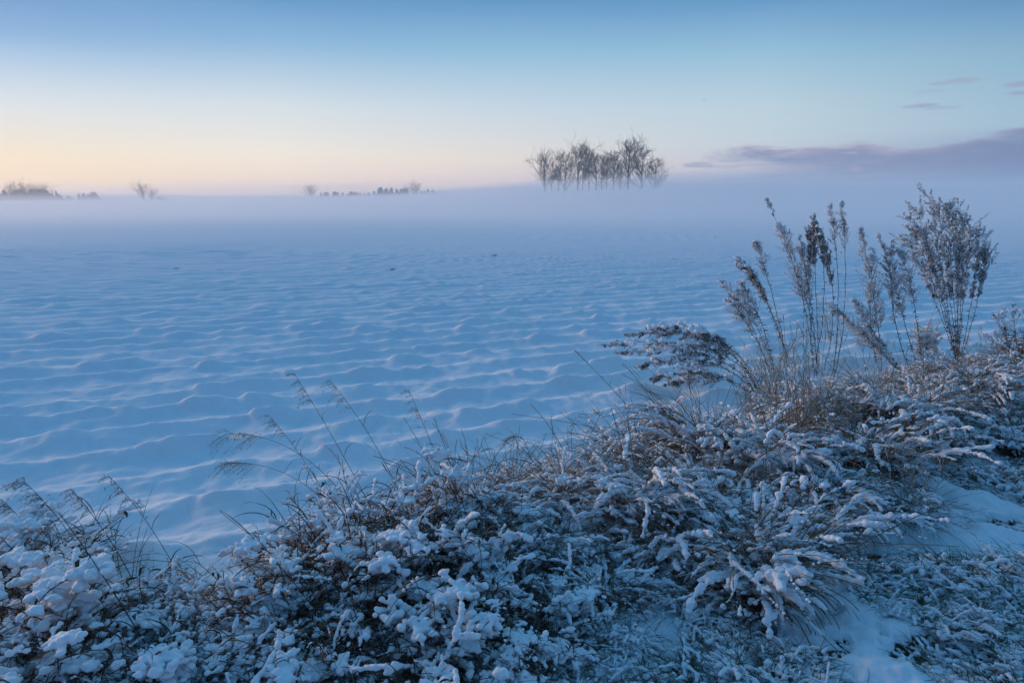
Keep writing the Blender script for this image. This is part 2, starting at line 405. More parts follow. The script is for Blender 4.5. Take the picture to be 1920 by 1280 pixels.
def ground_nodes(t, bs):
    at = nn(t, 'ShaderNodeAttribute', attribute_name='snow')
    g = nn(t, 'ShaderNodeNewGeometry')
    n = nn(t, 'ShaderNodeTexNoise', Scale=45.0, Detail=5.0); t.links.new(g.outputs['Position'], n.inputs['Vector'])
    r = nn(t, 'ShaderNodeValToRGB'); e = r.color_ramp.elements
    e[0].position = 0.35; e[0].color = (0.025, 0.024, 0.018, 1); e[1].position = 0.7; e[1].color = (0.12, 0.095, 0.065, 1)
    t.links.new(n.outputs['Fac'], r.inputs[0])
    k = nn(t, 'ShaderNodeMath', operation='ADD'); t.links.new(at.outputs['Fac'], k.inputs[0])
    n3 = nn(t, 'ShaderNodeTexNoise', Scale=110.0, Detail=2.0); t.links.new(g.outputs['Position'], n3.inputs['Vector'])
    s = nn(t, 'ShaderNodeMapRange'); t.links.new(n3.outputs['Fac'], s.inputs[0]); s.inputs[3].default_value = -0.35; s.inputs[4].default_value = 0.35
    t.links.new(s.outputs[0], k.inputs[1])
    mr = nn(t, 'ShaderNodeMapRange'); t.links.new(k.outputs[0], mr.inputs[0]); mr.inputs[1].default_value = 0.38; mr.inputs[2].default_value = 0.55
    mx = nn(t, 'ShaderNodeMix', data_type='RGBA'); t.links.new(mr.outputs[0], mx.inputs[0]); t.links.new(r.outputs[0], mx.inputs[6])
    mx.inputs[7].default_value = (0.84, 0.86, 0.88, 1)
    t.links.new(mx.outputs[2], bs.inputs['Base Color']); bs.inputs['Roughness'].default_value = 0.75; bs.inputs['Specular IOR Level'].default_value = 0.12
    b = bump(t, bs, 28, 0.30, 0.02, 4); b = bump(t, bs, 140, 0.35, 0.004, 3, b); bump(t, bs, 420, 0.4, 0.0016, 2, b)
GROUND = mat('snowy_ground', ground_nodes)

# ------------------------------------------------------------------ where the larger plants of the verge stand (photo pixel of the foot)
TUSSOCKS = [  # u, v, scale, label
 (1415, 1115, 1.05, 'big snow laden grass tussock with brown blades hanging over a black hollow'),
 (1265, 1075, 0.80, 'snowy grass tussock just left of the big one with the black hollow'),
 (1330, 985, 1.00, 'snow capped tussock directly behind the big tussock with the black hollow'),
 (1190, 985, 0.95, 'rounded snowy tussock in the middle of the ridge, left of the brown bladed ones'),
 (1075, 965, 0.92, 'snowy tussock on the ridge where the bank dips towards the field, with tangled blades'),
 (965, 955, 0.80, 'tussock with upright brown hay stems at the left end of the middle ridge'),
 (1195, 885, 0.90, 'snow covered tussock jutting into the field below the drooping horizontal weed'),
 (1325, 865, 1.05, 'high snowy tussock right below the drooping horizontal weed'),
 (1450, 900, 0.95, 'tussock under the tall pale straw, topped by a round lump of snow'),
 (1545, 985, 0.85, 'leaning tussock on the slope right of the round snow lump'),
 (1620, 890, 1.00, 'tussock with long thin blades on the slope below the two straight stalks'),
 (1505, 1050, 0.62, 'flattened tussock touching the right side of the big one'),
 (1660, 800, 0.95, 'tussock with pale bent leaves below the leaning plume'),
 (1745, 830, 0.95, 'tussock on the slope below the many stemmed bushy weed'),
 (1840, 755, 1.00, 'snowy tussock to the right of the foot of the bushy weed'),
 (1925, 735, 1.00, 'snowy tussock cut by the right edge of the photo, under the twiggy bush'),
 (1770, 722, 0.70, 'small snowy tussock around the foot of the bushy weed'),
 (1890, 850, 0.95, 'broad flat tussock on the right edge above the green grass patches'),
 (1130, 1150, 0.55, 'low straw tuft in front of the ridge with a bowed snowy tip'),
 (880, 1010, 0.85, 'snowy tussock between the weed thicket and the middle ridge'),
 (1690, 980, 0.62, 'small thin tuft of stalks at the left rim of the smooth snow hollow'),
 (1020, 1075, 0.6, 'low tussock in front of the ridge beside the open snow patch'),
 (1480, 800, 0.85, 'tussock crowded with pale straw on the crest of the bank'),
 (1560, 800, 0.80, 'tussock between pale straw and the two straight stalks'),
]
THICKETS = [
 (55, 1140, 1.05, 'thick snow loaded thicket of dead leaves at the left edge, above a black gap'),
 (185, 1235, 0.75, 'broad leaved dead weeds heaped with snow beside the left edge thicket'),
 (15, 1325, 0.95, 'snowy dead weeds in the bottom left corner'),
 (140, 1365, 0.85, 'dead leafy weeds at the bottom edge near the bottom left corner'),
 (300, 1325, 0.7, 'low snow heaped weeds under the second leaning grass stem from the left'),
 (235, 1235, 0.42, 'snow topped weeds with hanging leaves at the field edge on the left'),
 (415, 1320, 0.6, 'low snowy weeds in the dip between the left thicket and the middle mound'),
 (380, 1370, 0.7, 'snow heaped weeds at the bottom edge left of the middle mound'),
 (560, 1160, 0.78, 'weeds with drooping brown blades at the left end of the middle mound'),
 (655, 1120, 0.95, 'tall snowy weeds on the crest of the middle mound, leftmost of its crest'),
 (760, 1090, 1.00, 'curly snow coated weeds on the highest point of the middle mound'),
 (850, 1085, 0.90, 'snow coated weeds at the right shoulder of the middle mound'),
 (610, 1250, 0.85, 'dark hollow weeds on the front slope of the middle mound, left side'),
 (735, 1225, 0.90, 'weeds with a black opening in the centre of the middle mound'),
 (850, 1195, 0.85, 'snowy weeds on the front slope of the middle mound, right side'),
 (690, 1355, 0.85, 'dark weeds with snow fingers at the bottom edge below the middle mound'),
 (835, 1335, 0.85, 'weeds with dripping snow strands at the bottom edge, right below the middle mound'),
 (540, 1355, 0.75, 'snow covered weeds at the bottom edge, left below the middle mound'),
 (960, 1225, 0.75, 'frosted low weeds right of the middle mound front slope'),
 (560, 1055, 0.55, 'dark low shrub capped with snow lying on the field edge'),
]
def pre(tbl):
    out = []
    for u, v, s, lb in tbl:
        p = hit(u, v); out.append((p[0], p[1], ground_z(p[0], p[1]), s, lb))
    return out
TUS, THI = pre(TUSSOCKS), pre(THICKETS)
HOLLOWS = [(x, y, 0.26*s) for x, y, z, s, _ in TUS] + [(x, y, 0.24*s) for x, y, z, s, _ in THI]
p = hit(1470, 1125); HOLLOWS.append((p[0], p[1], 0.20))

# ------------------------------------------------------------------ the ground, one sheet out to the horizon
def build_ground():
    rr = [0.15, 0.5, 0.9]; r = 1.25
    while r < 1900:
        rr.append(r)
        r *= 1.0048 if r < 9 else (1.0065 if r < 40 else (1.016 if r < 120 else 1.045))
    rr = np.array(rr + [1900.0])
    front = np.radians(np.linspace(-50, 50, 440)); rest = np.radians(np.linspace(50, 310, 70))[1:-1]
    aa = np.concatenate([front, rest])
    Rg, Ag = np.meshgrid(rr, aa, indexing='ij')
    X = Rg*np.sin(Ag); Y = Rg*np.cos(Ag)
    h, m = fine_h(X, Y); Z = base_h(X, Y) + h
    nr, na = X.shape
    V = np.stack([X, Y, Z], -1).reshape(-1, 3)
    i = np.arange(nr-1)[:, None]*na; j = np.arange(na)[None]; j2 = (j+1) % na
    Q = np.stack([i+j, i+na+j, i+na+j2, i+j2], -1).reshape(-1, 4)
    Q = Q[:, ::-1]
    me = mesh_np('snowy_field', V, np.zeros((0, 3), np.int64), np.concatenate([Q]), GROUND)
    at = me.attributes.new('snow', 'FLOAT', 'POINT'); at.data.foreach_set('value', m.reshape(-1).astype(np.float32))
    nz = me.polygons[0].normal.z
    if nz < 0: me.flip_normals()
    o = obj('snowy_field', me, kind='structure'); o['label'] = 'snow covered field with soft crop rows running to the right'
build_ground()

# ------------------------------------------------------------------ air: thin haze everywhere, ground fog over the far field
def volmat(name, dens, col, g):
    m = bpy.data.materials.new(name); m.use_nodes = True; t = m.node_tree; t.nodes.clear()
    v = t.nodes.new('ShaderNodeVolumePrincipled'); v.inputs['Density'].default_value = dens
    v.inputs['Color'].default_value = (*col, 1); v.inputs['Anisotropy'].default_value = g
    o = t.nodes.new('ShaderNodeOutputMaterial'); t.links.new(v.outputs[0], o.inputs['Volume']); return m
HAZE_D = 0.0008
def build_haze():
    bm = bmesh.new(); bmesh.ops.create_cube(bm, size=1.0)
    for v in bm.verts: v.co = (v.co.x*4000, v.co.y*4000, -4 + (v.co.z+0.5)*44)
    me = bpy.data.meshes.new('haze'); bm.to_mesh(me); bm.free(); me.materials.append(volmat('haze', HAZE_D, (0.985, 0.985, 0.99), 0.5))
    obj('haze', me, kind='stuff')
def build_fog(name, dens, r0, prof, seed, end=0.45, wisp=0.28):
    rr = np.concatenate([np.geomspace(r0, 200, 40), np.linspace(215, 700, 30)]); aa = np.radians(np.linspace(-100, 66, 110))
    Rg, Ag = np.meshgrid(rr, aa, indexing='ij'); X = Rg*np.sin(Ag); Y = Rg*np.cos(Ag)
    azd = np.degrees(Ag)
    full = np.interp(azd, [-100, -36, -20, -8, 4, 14, 36, 60], prof)
    lead = r0*(0.75+0.5*vnoise(X*0.012, Y*0.012, 0, seed+3))
    ramp_ = 0.93*sst(Rg, r0*0.7, 215)**1.15 + 0.07*sst(Rg, lead, lead*3.0)
    Z = 0.02 + base_h(X, Y) + full*ramp_*((1-wisp)+2*wisp*fbm(X*0.016, Y*0.016, 0, seed, 4)) * (1-(1-end)*sst(Rg, 420, 680))
    Z = np.maximum(Z, 0.03 + base_h(X, Y))
    nr, na = X.shape; top = np.stack([X, Y, Z], -1).reshape(-1, 3); bot = top.copy(); bot[:, 2] = -2.0
    i = np.arange(nr-1)[:, None]*na; j = np.arange(na-1)[None]
    Q = np.stack([i+j, i+j+1, i+na+j+1, i+na+j], -1).reshape(-1, 4)
    nt_ = nr*na
    per = np.concatenate([np.arange(na), np.arange(1, nr)*na+na-1, (nr-1)*na+np.arange(na-2, -1, -1), np.arange(nr-2, 0, -1)*na])
    pn = np.roll(per, -1)
    S = np.stack([per, per+nt_, pn+nt_, pn], -1)
    me = mesh_np(name, np.concatenate([top, bot]), np.zeros((0, 3), np.int64), np.concatenate([Q, Q[:, ::-1]+nt_, S]), volmat(name, dens, (0.995, 0.995, 0.995), 0.3))
    bm = bmesh.new(); bm.from_mesh(me); bmesh.ops.recalc_face_normals(bm, faces=bm.faces); bm.to_mesh(me); bm.free()
    o = obj(name, me, kind='stuff'); o['label'] = 'low bank of ground fog lying over the far field'
build_haze()
FOG_LOW = np.array([1.4, 1.7, 2.0, 2.7, 5.8, 6.6, 5.6, 5.6])
FOG_TALL = np.array([3.8, 4.2, 4.6, 6.0, 9.3, 10.0, 8.0, 8.0])
for i_, (k_, d_, r_0) in enumerate([(0.0, 0.017, 40.0), (0.3, 0.009, 34.0), (0.65, 0.0055, 30.0), (1.0, 0.0030, 27.0), (1.5, 0.0017, 24.0)]):
    build_fog('ground_fog', d_, r_0, FOG_LOW*(1-k_) + FOG_TALL*k_, 200+37*i_, 0.85, 0.25+0.3*k_)

# ------------------------------------------------------------------ trees
def tree_meshes(seed, H=20.0, spread=0.34, clear=0.35, vase=0.0, nl=20, th=0.95, lr=0.0050):
    r = np.random.default_rng(seed)
    global rng
    keep, rng = rng, r
    tr, cr_ = MB(), MB()
    S = 8; s = np.linspace(0, 1, S)
    P = np.zeros((1, S, 3)); P[0, :, 2] = s*H*th; P[0, :, 0] = np.cumsum(r.normal(size=S))*0.012*H*s; P[0, :, 1] = np.cumsum(r.normal(size=S))*0.012*H*s
    R = (0.020*H*(1-s)**0.8 + 0.03)[None]; R[0, 0] *= 1.35
    tubes(tr, P, R, 7)
    def spawn(Pp, n, s0, s1, lf, ang, gn, S2, r0, r1, up):
        B = len(Pp); Sn = Pp.shape[1]
        sv = r.uniform(s0, s1, (B, n)); f = sv*(Sn-1); i0 = np.clip(f.astype(int), 0, Sn-2); w = (f-i0)[..., None]
        bi = np.arange(B)[:, None]
        base = Pp[bi, i0]*(1-w) + Pp[bi, i0+1]*w
        T = nrm(Pp[bi, i0+1]-Pp[bi, i0])
        rad = nrm(np.cross(T, r.normal(size=T.shape)))
        an = ang*r.uniform(0.7, 1.3, (B, n, 1))
        D = nrm(T*np.cos(an) + rad*np.sin(an) + np.array([0, 0, up]))
        plen = np.linalg.norm(Pp[:, -1]-Pp[:, 0], axis=-1)[:, None]
        ln = (lf(sv) if callable(lf) else lf)*plen*r.uniform(0.7, 1.2, (B, n))
        t = np.linspace(0, 1, S2)
        bend = np.array([0, 0, gn])[None, None, None]*(t**2)[None, None, :, None]
        jit = np.cumsum(r.normal(size=(B, n, S2, 3)), 2)*0.05*t[None, None, :, None]
        Q = base[:, :, None] + ln[:, :, None, None]*(D[:, :, None]*t[None, None, :, None] + bend + jit)
        Q = Q.reshape(-1, S2, 3)
        RR = np.repeat((r0*(1-t)+r1*t)[None], len(Q), 0)
        return Q, RR
    limb = lambda sv: spread*0.95*np.sqrt(np.clip(1-(sv-clear)/(1.02-clear), 0.03, 1))*(0.75+0.5*(1-vase))
    L1, R1 = spawn(P, nl, clear, 0.97, limb, 1.0-0.25*vase, 0.08+0.2*vase, 6, lr*H, 0.04, 0.22)
    tubes(tr, L1, R1, 5)
    L2, R2 = spawn(L1, 6, 0.25, 0.98, 0.45, 0.75, 0.08, 4, 0.042, 0.026, 0.15)
    tubes(cr_, L2, R2, 4)
    L3, R3 = spawn(L2, 4, 0.2, 1.0, 0.55, 0.7, 0.05, 3, 0.028, 0.018, 0.1)
    tubes(cr_, L3, R3, 3)
    L4, R4 = spawn(L3, 2, 0.3, 1.0, 0.6, 0.6, 0.0, 2, 0.017, 0.012, 0.1)
    tubes(cr_, L4, R4, 3)
    rng = keep
    return tr.mesh('trunk', BARK), cr_.mesh('crown', TWIG)
TREE_H = 20.0
TP = {'bush': tree_meshes(6, spread=1.3, clear=0.12, vase=1.0, nl=13, th=0.55, lr=0.012), 'broad': tree_meshes(1, spread=0.55, clear=0.28, vase=0.6, nl=20), 'tall': tree_meshes(2, spread=0.36, clear=0.38, vase=0.3, nl=19),
      'slim': tree_meshes(3, spread=0.27, clear=0.42, vase=0.4, nl=14), 'vase': tree_meshes(4, spread=0.42, clear=0.40, vase=1.0, nl=14),
      'tall2': tree_meshes(5, spread=0.40, clear=0.34, vase=0.2, nl=19)}
def tree(kind, u, vtop, dist, label, group, rz, wide=1.0, tilt=(0, 0), cat='tree', name='bare_tree'):
    a = radians(azel(u, vtop)[0]); x, y = dist*sin(a), dist*cos(a)
    g = ground_z(x, y); top = CAMZ + dist*tan(radians(azel(u, vtop)[1])); s = (top-g)/(TREE_H*(0.72 if kind == 'bush' else 1.0))
    t = thing(name, label, cat, (x, y, g-0.1), rz, (s*wide, s*wide, s), group, tilt)
    tr, cr_ = TP[kind]
    obj('trunk', tr, t); obj('crown', cr_, t)
    return t
G = 'bare trees of the clump standing in the fog'
for i, a in enumerate([
 ('broad', 1021, 294, 232, 'broad bushy tree at the left end of the misty clump', 0.88),
 ('slim', 1036, 303, 240, 'slender half hidden tree behind the broad leftmost tree of the clump', 0.9),
 ('slim', 1047, 306, 236, 'thin low tree between the broad leftmost tree and the next wide crown', 1.0),
 ('tall2', 1060, 289, 230, 'round crowned tree, second wide crown from the left of the clump', 1.0),
 ('tall', 1086, 277, 228, 'highest tree in the left half of the clump, with a thick straight trunk', 0.95),
 ('slim', 1094, 300, 244, 'thin tree squeezed right of the thick straight trunk', 0.9),
 ('tall', 1105, 283, 234, 'narrow upright tree with twin stems in the middle of the clump', 0.8),
 ('slim', 1119, 285, 231, 'narrow pointed tree right of the twin stemmed tree in the clump', 1.1),
 ('slim', 1131, 291, 238, 'slim tree left of the pair of thin trunks in mid clump', 1.0),
 ('tall2', 1138, 295, 241, 'slim low tree left of the vase shaped tree in the clump', 0.7),
 ('vase', 1151, 290, 230, 'vase shaped tree with spreading limbs left of the tallest tree', 0.9),
 ('broad', 1164, 312, 243, 'low bushy tree filling the gap left of the tallest tree', 0.8),
 ('tall', 1180, 268, 226, 'tallest tree of the clump with a fan shaped top', 1.05),
 ('tall2', 1204, 281, 230, 'tree with a rounded top right of the tallest tree', 1.0),
 ('broad', 1226, 305, 234, 'low wide tree leaning outwards at the right end of the clump', 0.85),
]):
    k, u, v, d, lb, w = a
    tree(k, u, v, d, lb, G, i*1.7, w, (0, 0.14) if i == 14 else (0, 0))
G = 'bare trees on the far left skyline'
for i, a in enumerate([
 ('bush', 17, 352, 440, 'faint bare tree rising from the left end of the dark thicket', 1.4),
 ('bush', 47, 349, 440, 'thin bare tree standing highest above the dark thicket', 0.9),
 ('bush', 64, 352, 450, 'faint spreading bare tree above the middle of the dark thicket', 1.3),
 ('bush', 80, 355, 455, 'low bare tree above the right part of the dark thicket', 1.4),
 ('bush', 268, 350, 460, 'lone bare tree on the open skyline, its limbs forked', 1.0),
 ('bush', 283, 358, 465, 'short bushy bare tree touching the lone forked tree', 1.1),
 ('bush', 580, 352, 640, 'bent bare tree at the left end of the row of conifers', 1.5),
 ('bush', 781, 348, 640, 'spreading bare tree near the right end of the row of conifers', 1.5)]):
    k, u, v, d, lb, w = a
    tree(k, u, v, d, lb, G, i*2.1, w)
def clump(name, label, cat, u0, u1, vt, dist, hump, n, size, seed, m=NEEDLE, group=None):
    """far thicket: many leaf-sized pieces in a rounded volume on the rise"""
    r = np.random.default_rng(seed)
    a0, a1 = radians(azel(u0, 370)[0]), radians(azel(u1, 370)[0]); am = (a0+a1)/2
    cx, cy = dist*sin(am), dist*cos(am); g = ground_z(cx, cy)
    Wd = dist*(a1-a0); top = CAMZ + dist*tan(radians(azel((u0+u1)/2, vt)[1])) - g
    x = r.uniform(-0.5, 0.5, n); prof = np.clip(np.interp(x, np.linspace(-0.5, 0.5, len(hump)), hump) + 0.22*(vnoise(x*22, 0*x, 0, seed)-0.5)*2 + 0.14*(vnoise(x*60, 0*x, 0, seed+1)-0.5)*2, 0.05, 1)
    z = r.uniform(0, 1, n)**0.7*prof*top; yy = r.normal(size=n)*top*0.35
    ca, sa = cos(am), sin(am)
    P = np.stack([x*Wd*ca + yy*sa, -x*Wd*sa + yy*ca, z], -1)
    mb = MB(); spindles(mb, P, r.normal(size=(n, 3)) + np.array([0, 0, 0.8]), size*r.uniform(0.6, 1.6, n), size*0.45*r.uniform(0.5, 1.3, n))
    st = MB(); k = 14; xs = r.uniform(-0.45, 0.45, k)
    Q = np.stack([np.stack([xs*Wd*ca, -xs*Wd*sa, 0*xs-0.3], -1), np.stack([xs*Wd*ca, -xs*Wd*sa, 0*xs+top*0.5], -1)], 1)
    tubes(st, Q, np.full((k, 2), 0.12), 4)
    t = thing(name, label, cat, (cx, cy, g), 0, 1.0, group)
    obj('crown', mb.mesh('crown', m), t); obj('stem', st.mesh('stem', BARK), t, kind='stuff')
clump('thicket', 'dark dense thicket on the far rise at the left edge', 'thicket', -60, 124, 354, 450, [0.8, .75, .72, .8, .78, .85, .95, 1, .95, .6, .15], 5200, 0.75, 5, TWIG)
clump('shrub', 'low round shrub right of the small conifers on the left skyline', 'shrub', 160, 192, 361, 480, [.2, .8, .9, .7, .9, .5, .15], 700, 0.7, 6)
clump('shrub', 'tiny dark shrub between the thicket and the small conifers', 'shrub', 120, 137, 366, 470, [.1, .7, 1, .4], 200, 0.6, 8)
clump('shrub', 'low bump of a shrub right of the lone forked tree', 'shrub', 292, 322, 369, 490, [.2, .9, 1, .6, .35, .2], 420, 0.5, 7, TWIG)
def conifer_meshes(seed):
    r = np.random.default_rng(seed); global rng
    keep, rng = rng, r
    H = 10.0; tr = MB(); P = np.zeros((1, 3, 3)); P[0, :, 2] = [0, 5, 9.8]; tubes(tr, P, np.array([[0.16, 0.1, 0.03]]), 5)
    mb = MB(); n = 420; z = r.uniform(0.5, 9.7, n)
    lay = 0.62+0.38*np.abs(np.sin(z*2.6+seed))
    rad = ((1-z/10)**0.8*2.1*lay+0.12)*np.sqrt(r.random(n)); a_ = r.uniform(0, 2*pi, n)
    spindles(mb, np.stack([rad*np.cos(a_), rad*np.sin(a_), z - 0.25*rad], -1), np.stack([np.cos(a_), np.sin(a_), -0.35+0.5*r.normal(size=n)], -1), r.uniform(0.25, 0.6, n), r.uniform(0.12, 0.3, n))
    spindles(mb, np.array([[0, 0, 9.6]]), np.array([[0, 0, 1.0]]), [0.9], [0.14])
    rng = keep
    return tr.mesh('trunk', BARK), mb.mesh('crown', NEEDLE, False)
CON = [conifer_meshes(21), conifer_meshes(22)]
def conifer(u, vtop, dist, label, group, i):
    a = radians(azel(u, vtop)[0]); x, y = dist*sin(a), dist*cos(a); g = ground_z(x, y)
    s = (CAMZ + dist*tan(radians(azel(u, vtop)[1])) - g)/10.5
    t = thing('conifer', label, 'tree', (x, y, g), i*1.3, (s*(1.5+0.9*((i*37 % 11)/11)), s*(1.5+0.9*((i*37 % 11)/11)), s), group)
    obj('trunk', CON[i % 2][0], t); obj('crown', CON[i % 2][1], t)
for i, (u, v, lb) in enumerate([(127, 365, 'tiny conifer just right of the dark thicket'), (148, 362, 'small conifer left of the pair on the left skyline'),
                                (156, 361, 'left one of the two joined conifers on the left skyline'), (172, 359, 'tallest small conifer on the left skyline')]):
    conifer(u, v, 470, lb, 'small conifers on the left skyline', i)
r_ = np.random.default_rng(77)
for i, u in enumerate(list(np.linspace(603, 708, 17)) + list(np.linspace(710, 765, 12)) + list(np.linspace(787, 826, 6))):
    v = 361.0 - 4.5*r_.random() if u < 708 else (354.0 - 5.0*r_.random() + (u-710)*0.02 if u < 770 else 356.5 - 1.5*r_.random())
    lb, grp = (('small misty conifer in the low left part of the far conifer row', 'low conifers in the far row') if u < 708 else
               ('taller misty conifer in the middle block of the far conifer row', 'tall conifers in the far row') if u < 770 else
               ('faint conifer at the right end of the far conifer row', 'last conifers of the far row'))
    conifer(u + r_.normal()*2.4, v + r_.normal()*0.8, 640 + r_.normal()*8, lb, grp, i)

# ------------------------------------------------------------------ prototypes of the snowed-in verge plants
def snow_on_paths(mb, P, th, R, seed, cover=0.5, grid=11.0, low=0):
    """beads of snow along the flat-lying stretches of blades; neighbouring blades share the same lumps"""
    n1_ = vnoise(P[..., 0]*grid, P[..., 1]*grid, P[..., 2]*grid, seed); n2_ = vnoise(P[..., 0]*34, P[..., 1]*34, P[..., 2]*34, seed+1)
    fl = np.clip(np.sin(th), 0, 1)**1.4
    rad = R[:, None]*(0.45+0.9*n2_)*(0.35+0.65*fl)*sst(n1_, 1-cover-0.14, 1-cover+0.1)
    if low: rad = rad*sst(P[..., 2], low*0.25, low)
    k = rad > 0.0046
    cn = P.copy(); cn[..., 2] += 0.55*rad
    blobs(mb, cn[k], rad[k]*rng.uniform(0.9, 1.15, k.sum()), ICO[1])
def pillow(mb, cn, r, n=7, flat=0.6, sp=0.6):
    M_ = len(cn); o = rng.normal(size=(M_, n, 3))*np.array([sp, sp, 0.28])*r[:, None, None]
    rr = r[:, None]*rng.uniform(0.28, 0.85, (M_, n))
    Rr = np.stack([rr*rng.uniform(0.85, 1.35, rr.shape), rr*rng.uniform(0.7, 1.05, rr.shape), rr*(flat+0.18)*rng.uniform(0.8, 1.2, rr.shape)], -1)
    blobs(mb, (cn[:, None]+o).reshape(-1, 3), Rr.reshape(-1, 3), ICO[2])
def tussock_proto(seed):
    global rng
    keep, rng = rng, np.random.default_rng(seed)
    g = MB(); sn = MB()
    lean = rng.uniform(0, 2*pi)
    nb_ = 15; ba = rng.uniform(0, 2*pi, nb_); bl = rng.uniform(0.65, 1.2, nb_); b1_ = rng.uniform(88, 165, nb_); b0_ = rng.uniform(0, 42, nb_); br_ = 0.15*np.sqrt(rng.random(nb_)); bd_ = rng.uniform(0, 2*pi, nb_)
    n = 270; bk = rng.integers(0, nb_, n); az_ = ba[bk] + rng.normal(size=n)*0.42; ab = bd_[bk] + rng.normal(size=n)*0.5; rb = br_[bk] + rng.normal(size=n)*0.03
    base = np.stack([rb*np.cos(ab), rb*np.sin(ab), np.full(n, -0.02)], -1)
    Ln = rng.uniform(0.36, 0.66, n)*bl[bk]; t1 = np.radians(np.clip(b1_[bk] + rng.normal(size=n)*18, 70, 175)); t0 = np.radians(np.clip(b0_[bk] + rng.normal(size=n)*10, 0, 60))
    P, th = arcs(base, az_, Ln, t0, t1, rng.uniform(0.9, 1.7, n)[:, None], 9, 0.09)
    w = rng.uniform(0.003, 0.0075, n)[:, None]*np.array([0.7, 0.9, 1, 1, 0.95, 0.85, 0.7, 0.45, 0.1])[None]
    ribbons(g, P, w)
    # straggling finer blades
    n = 90; az_ = rng.uniform(0, 2*pi, n); base = np.stack([0.12*np.cos(az_), 0.12*np.sin(az_), 0*az_], -1)*rng.random((n, 1))
    Pf, thf = arcs(base, az_, rng.uniform(0.4, 0.8, n), np.radians(rng.uniform(5, 50, n)), np.radians(rng.uniform(40, 120, n)), np.full((n, 1), 1.2), 8, 0.12)
    ribbons(g, Pf, np.full((n, 8), 0.0032))
    n = 240; bk = rng.integers(0, nb_, n); az_ = ba[bk] + rng.normal(size=n)*0.45; ab = bd_[bk] + rng.normal(size=n)*0.5; rb = br_[bk] + rng.normal(size=n)*0.03
    base = np.stack([rb*np.cos(ab), rb*np.sin(ab), np.zeros(n)], -1)
    P, th = arcs(base, az_, rng.uniform(0.34, 0.66, n)*bl[bk], np.radians(np.clip(b0_[bk] + rng.normal(size=n)*10, 0, 60)), np.radians(np.clip(b1_[bk] + rng.normal(size=n)*16, 80, 155)), rng.uniform(0.9, 1.6, n)[:, None], 34, 0.08)
    ribbons(g, P[:, ::3], np.full((n, P[:, ::3].shape[1]), 0.004))
    snow_on_paths(sn, P, th, rng.uniform(0.006, 0.021, n)*rng.uniform(0.5, 1.1, n), seed, 0.66, 13.0, 0.15)
    # pillows riding the crown
    fl = P[:, 10:26].reshape(-1, 3); fl = fl[fl[:, 2] > np.quantile(fl[:, 2], 0.55)]
    cn = fl[rng.choice(len(fl), 13, replace=False)]; pillow(sn, cn + [0, 0, 0.004], rng.uniform(0.012, 0.042, 13), 16, 0.65, 1.0)
    fl = P[:, 18:33].reshape(-1, 3); fl = fl[fl[:, 2] > 0.12]
    cn = fl[rng.choice(len(fl), 16, replace=False)]; pillow(sn, cn + [0, 0, 0.005], rng.uniform(0.008, 0.022, 16))
    rng = keep
    return g.mesh('dead_grass', STRAW), remesh(sn, 'snow', SNOW, 0.0052, 0.0029)
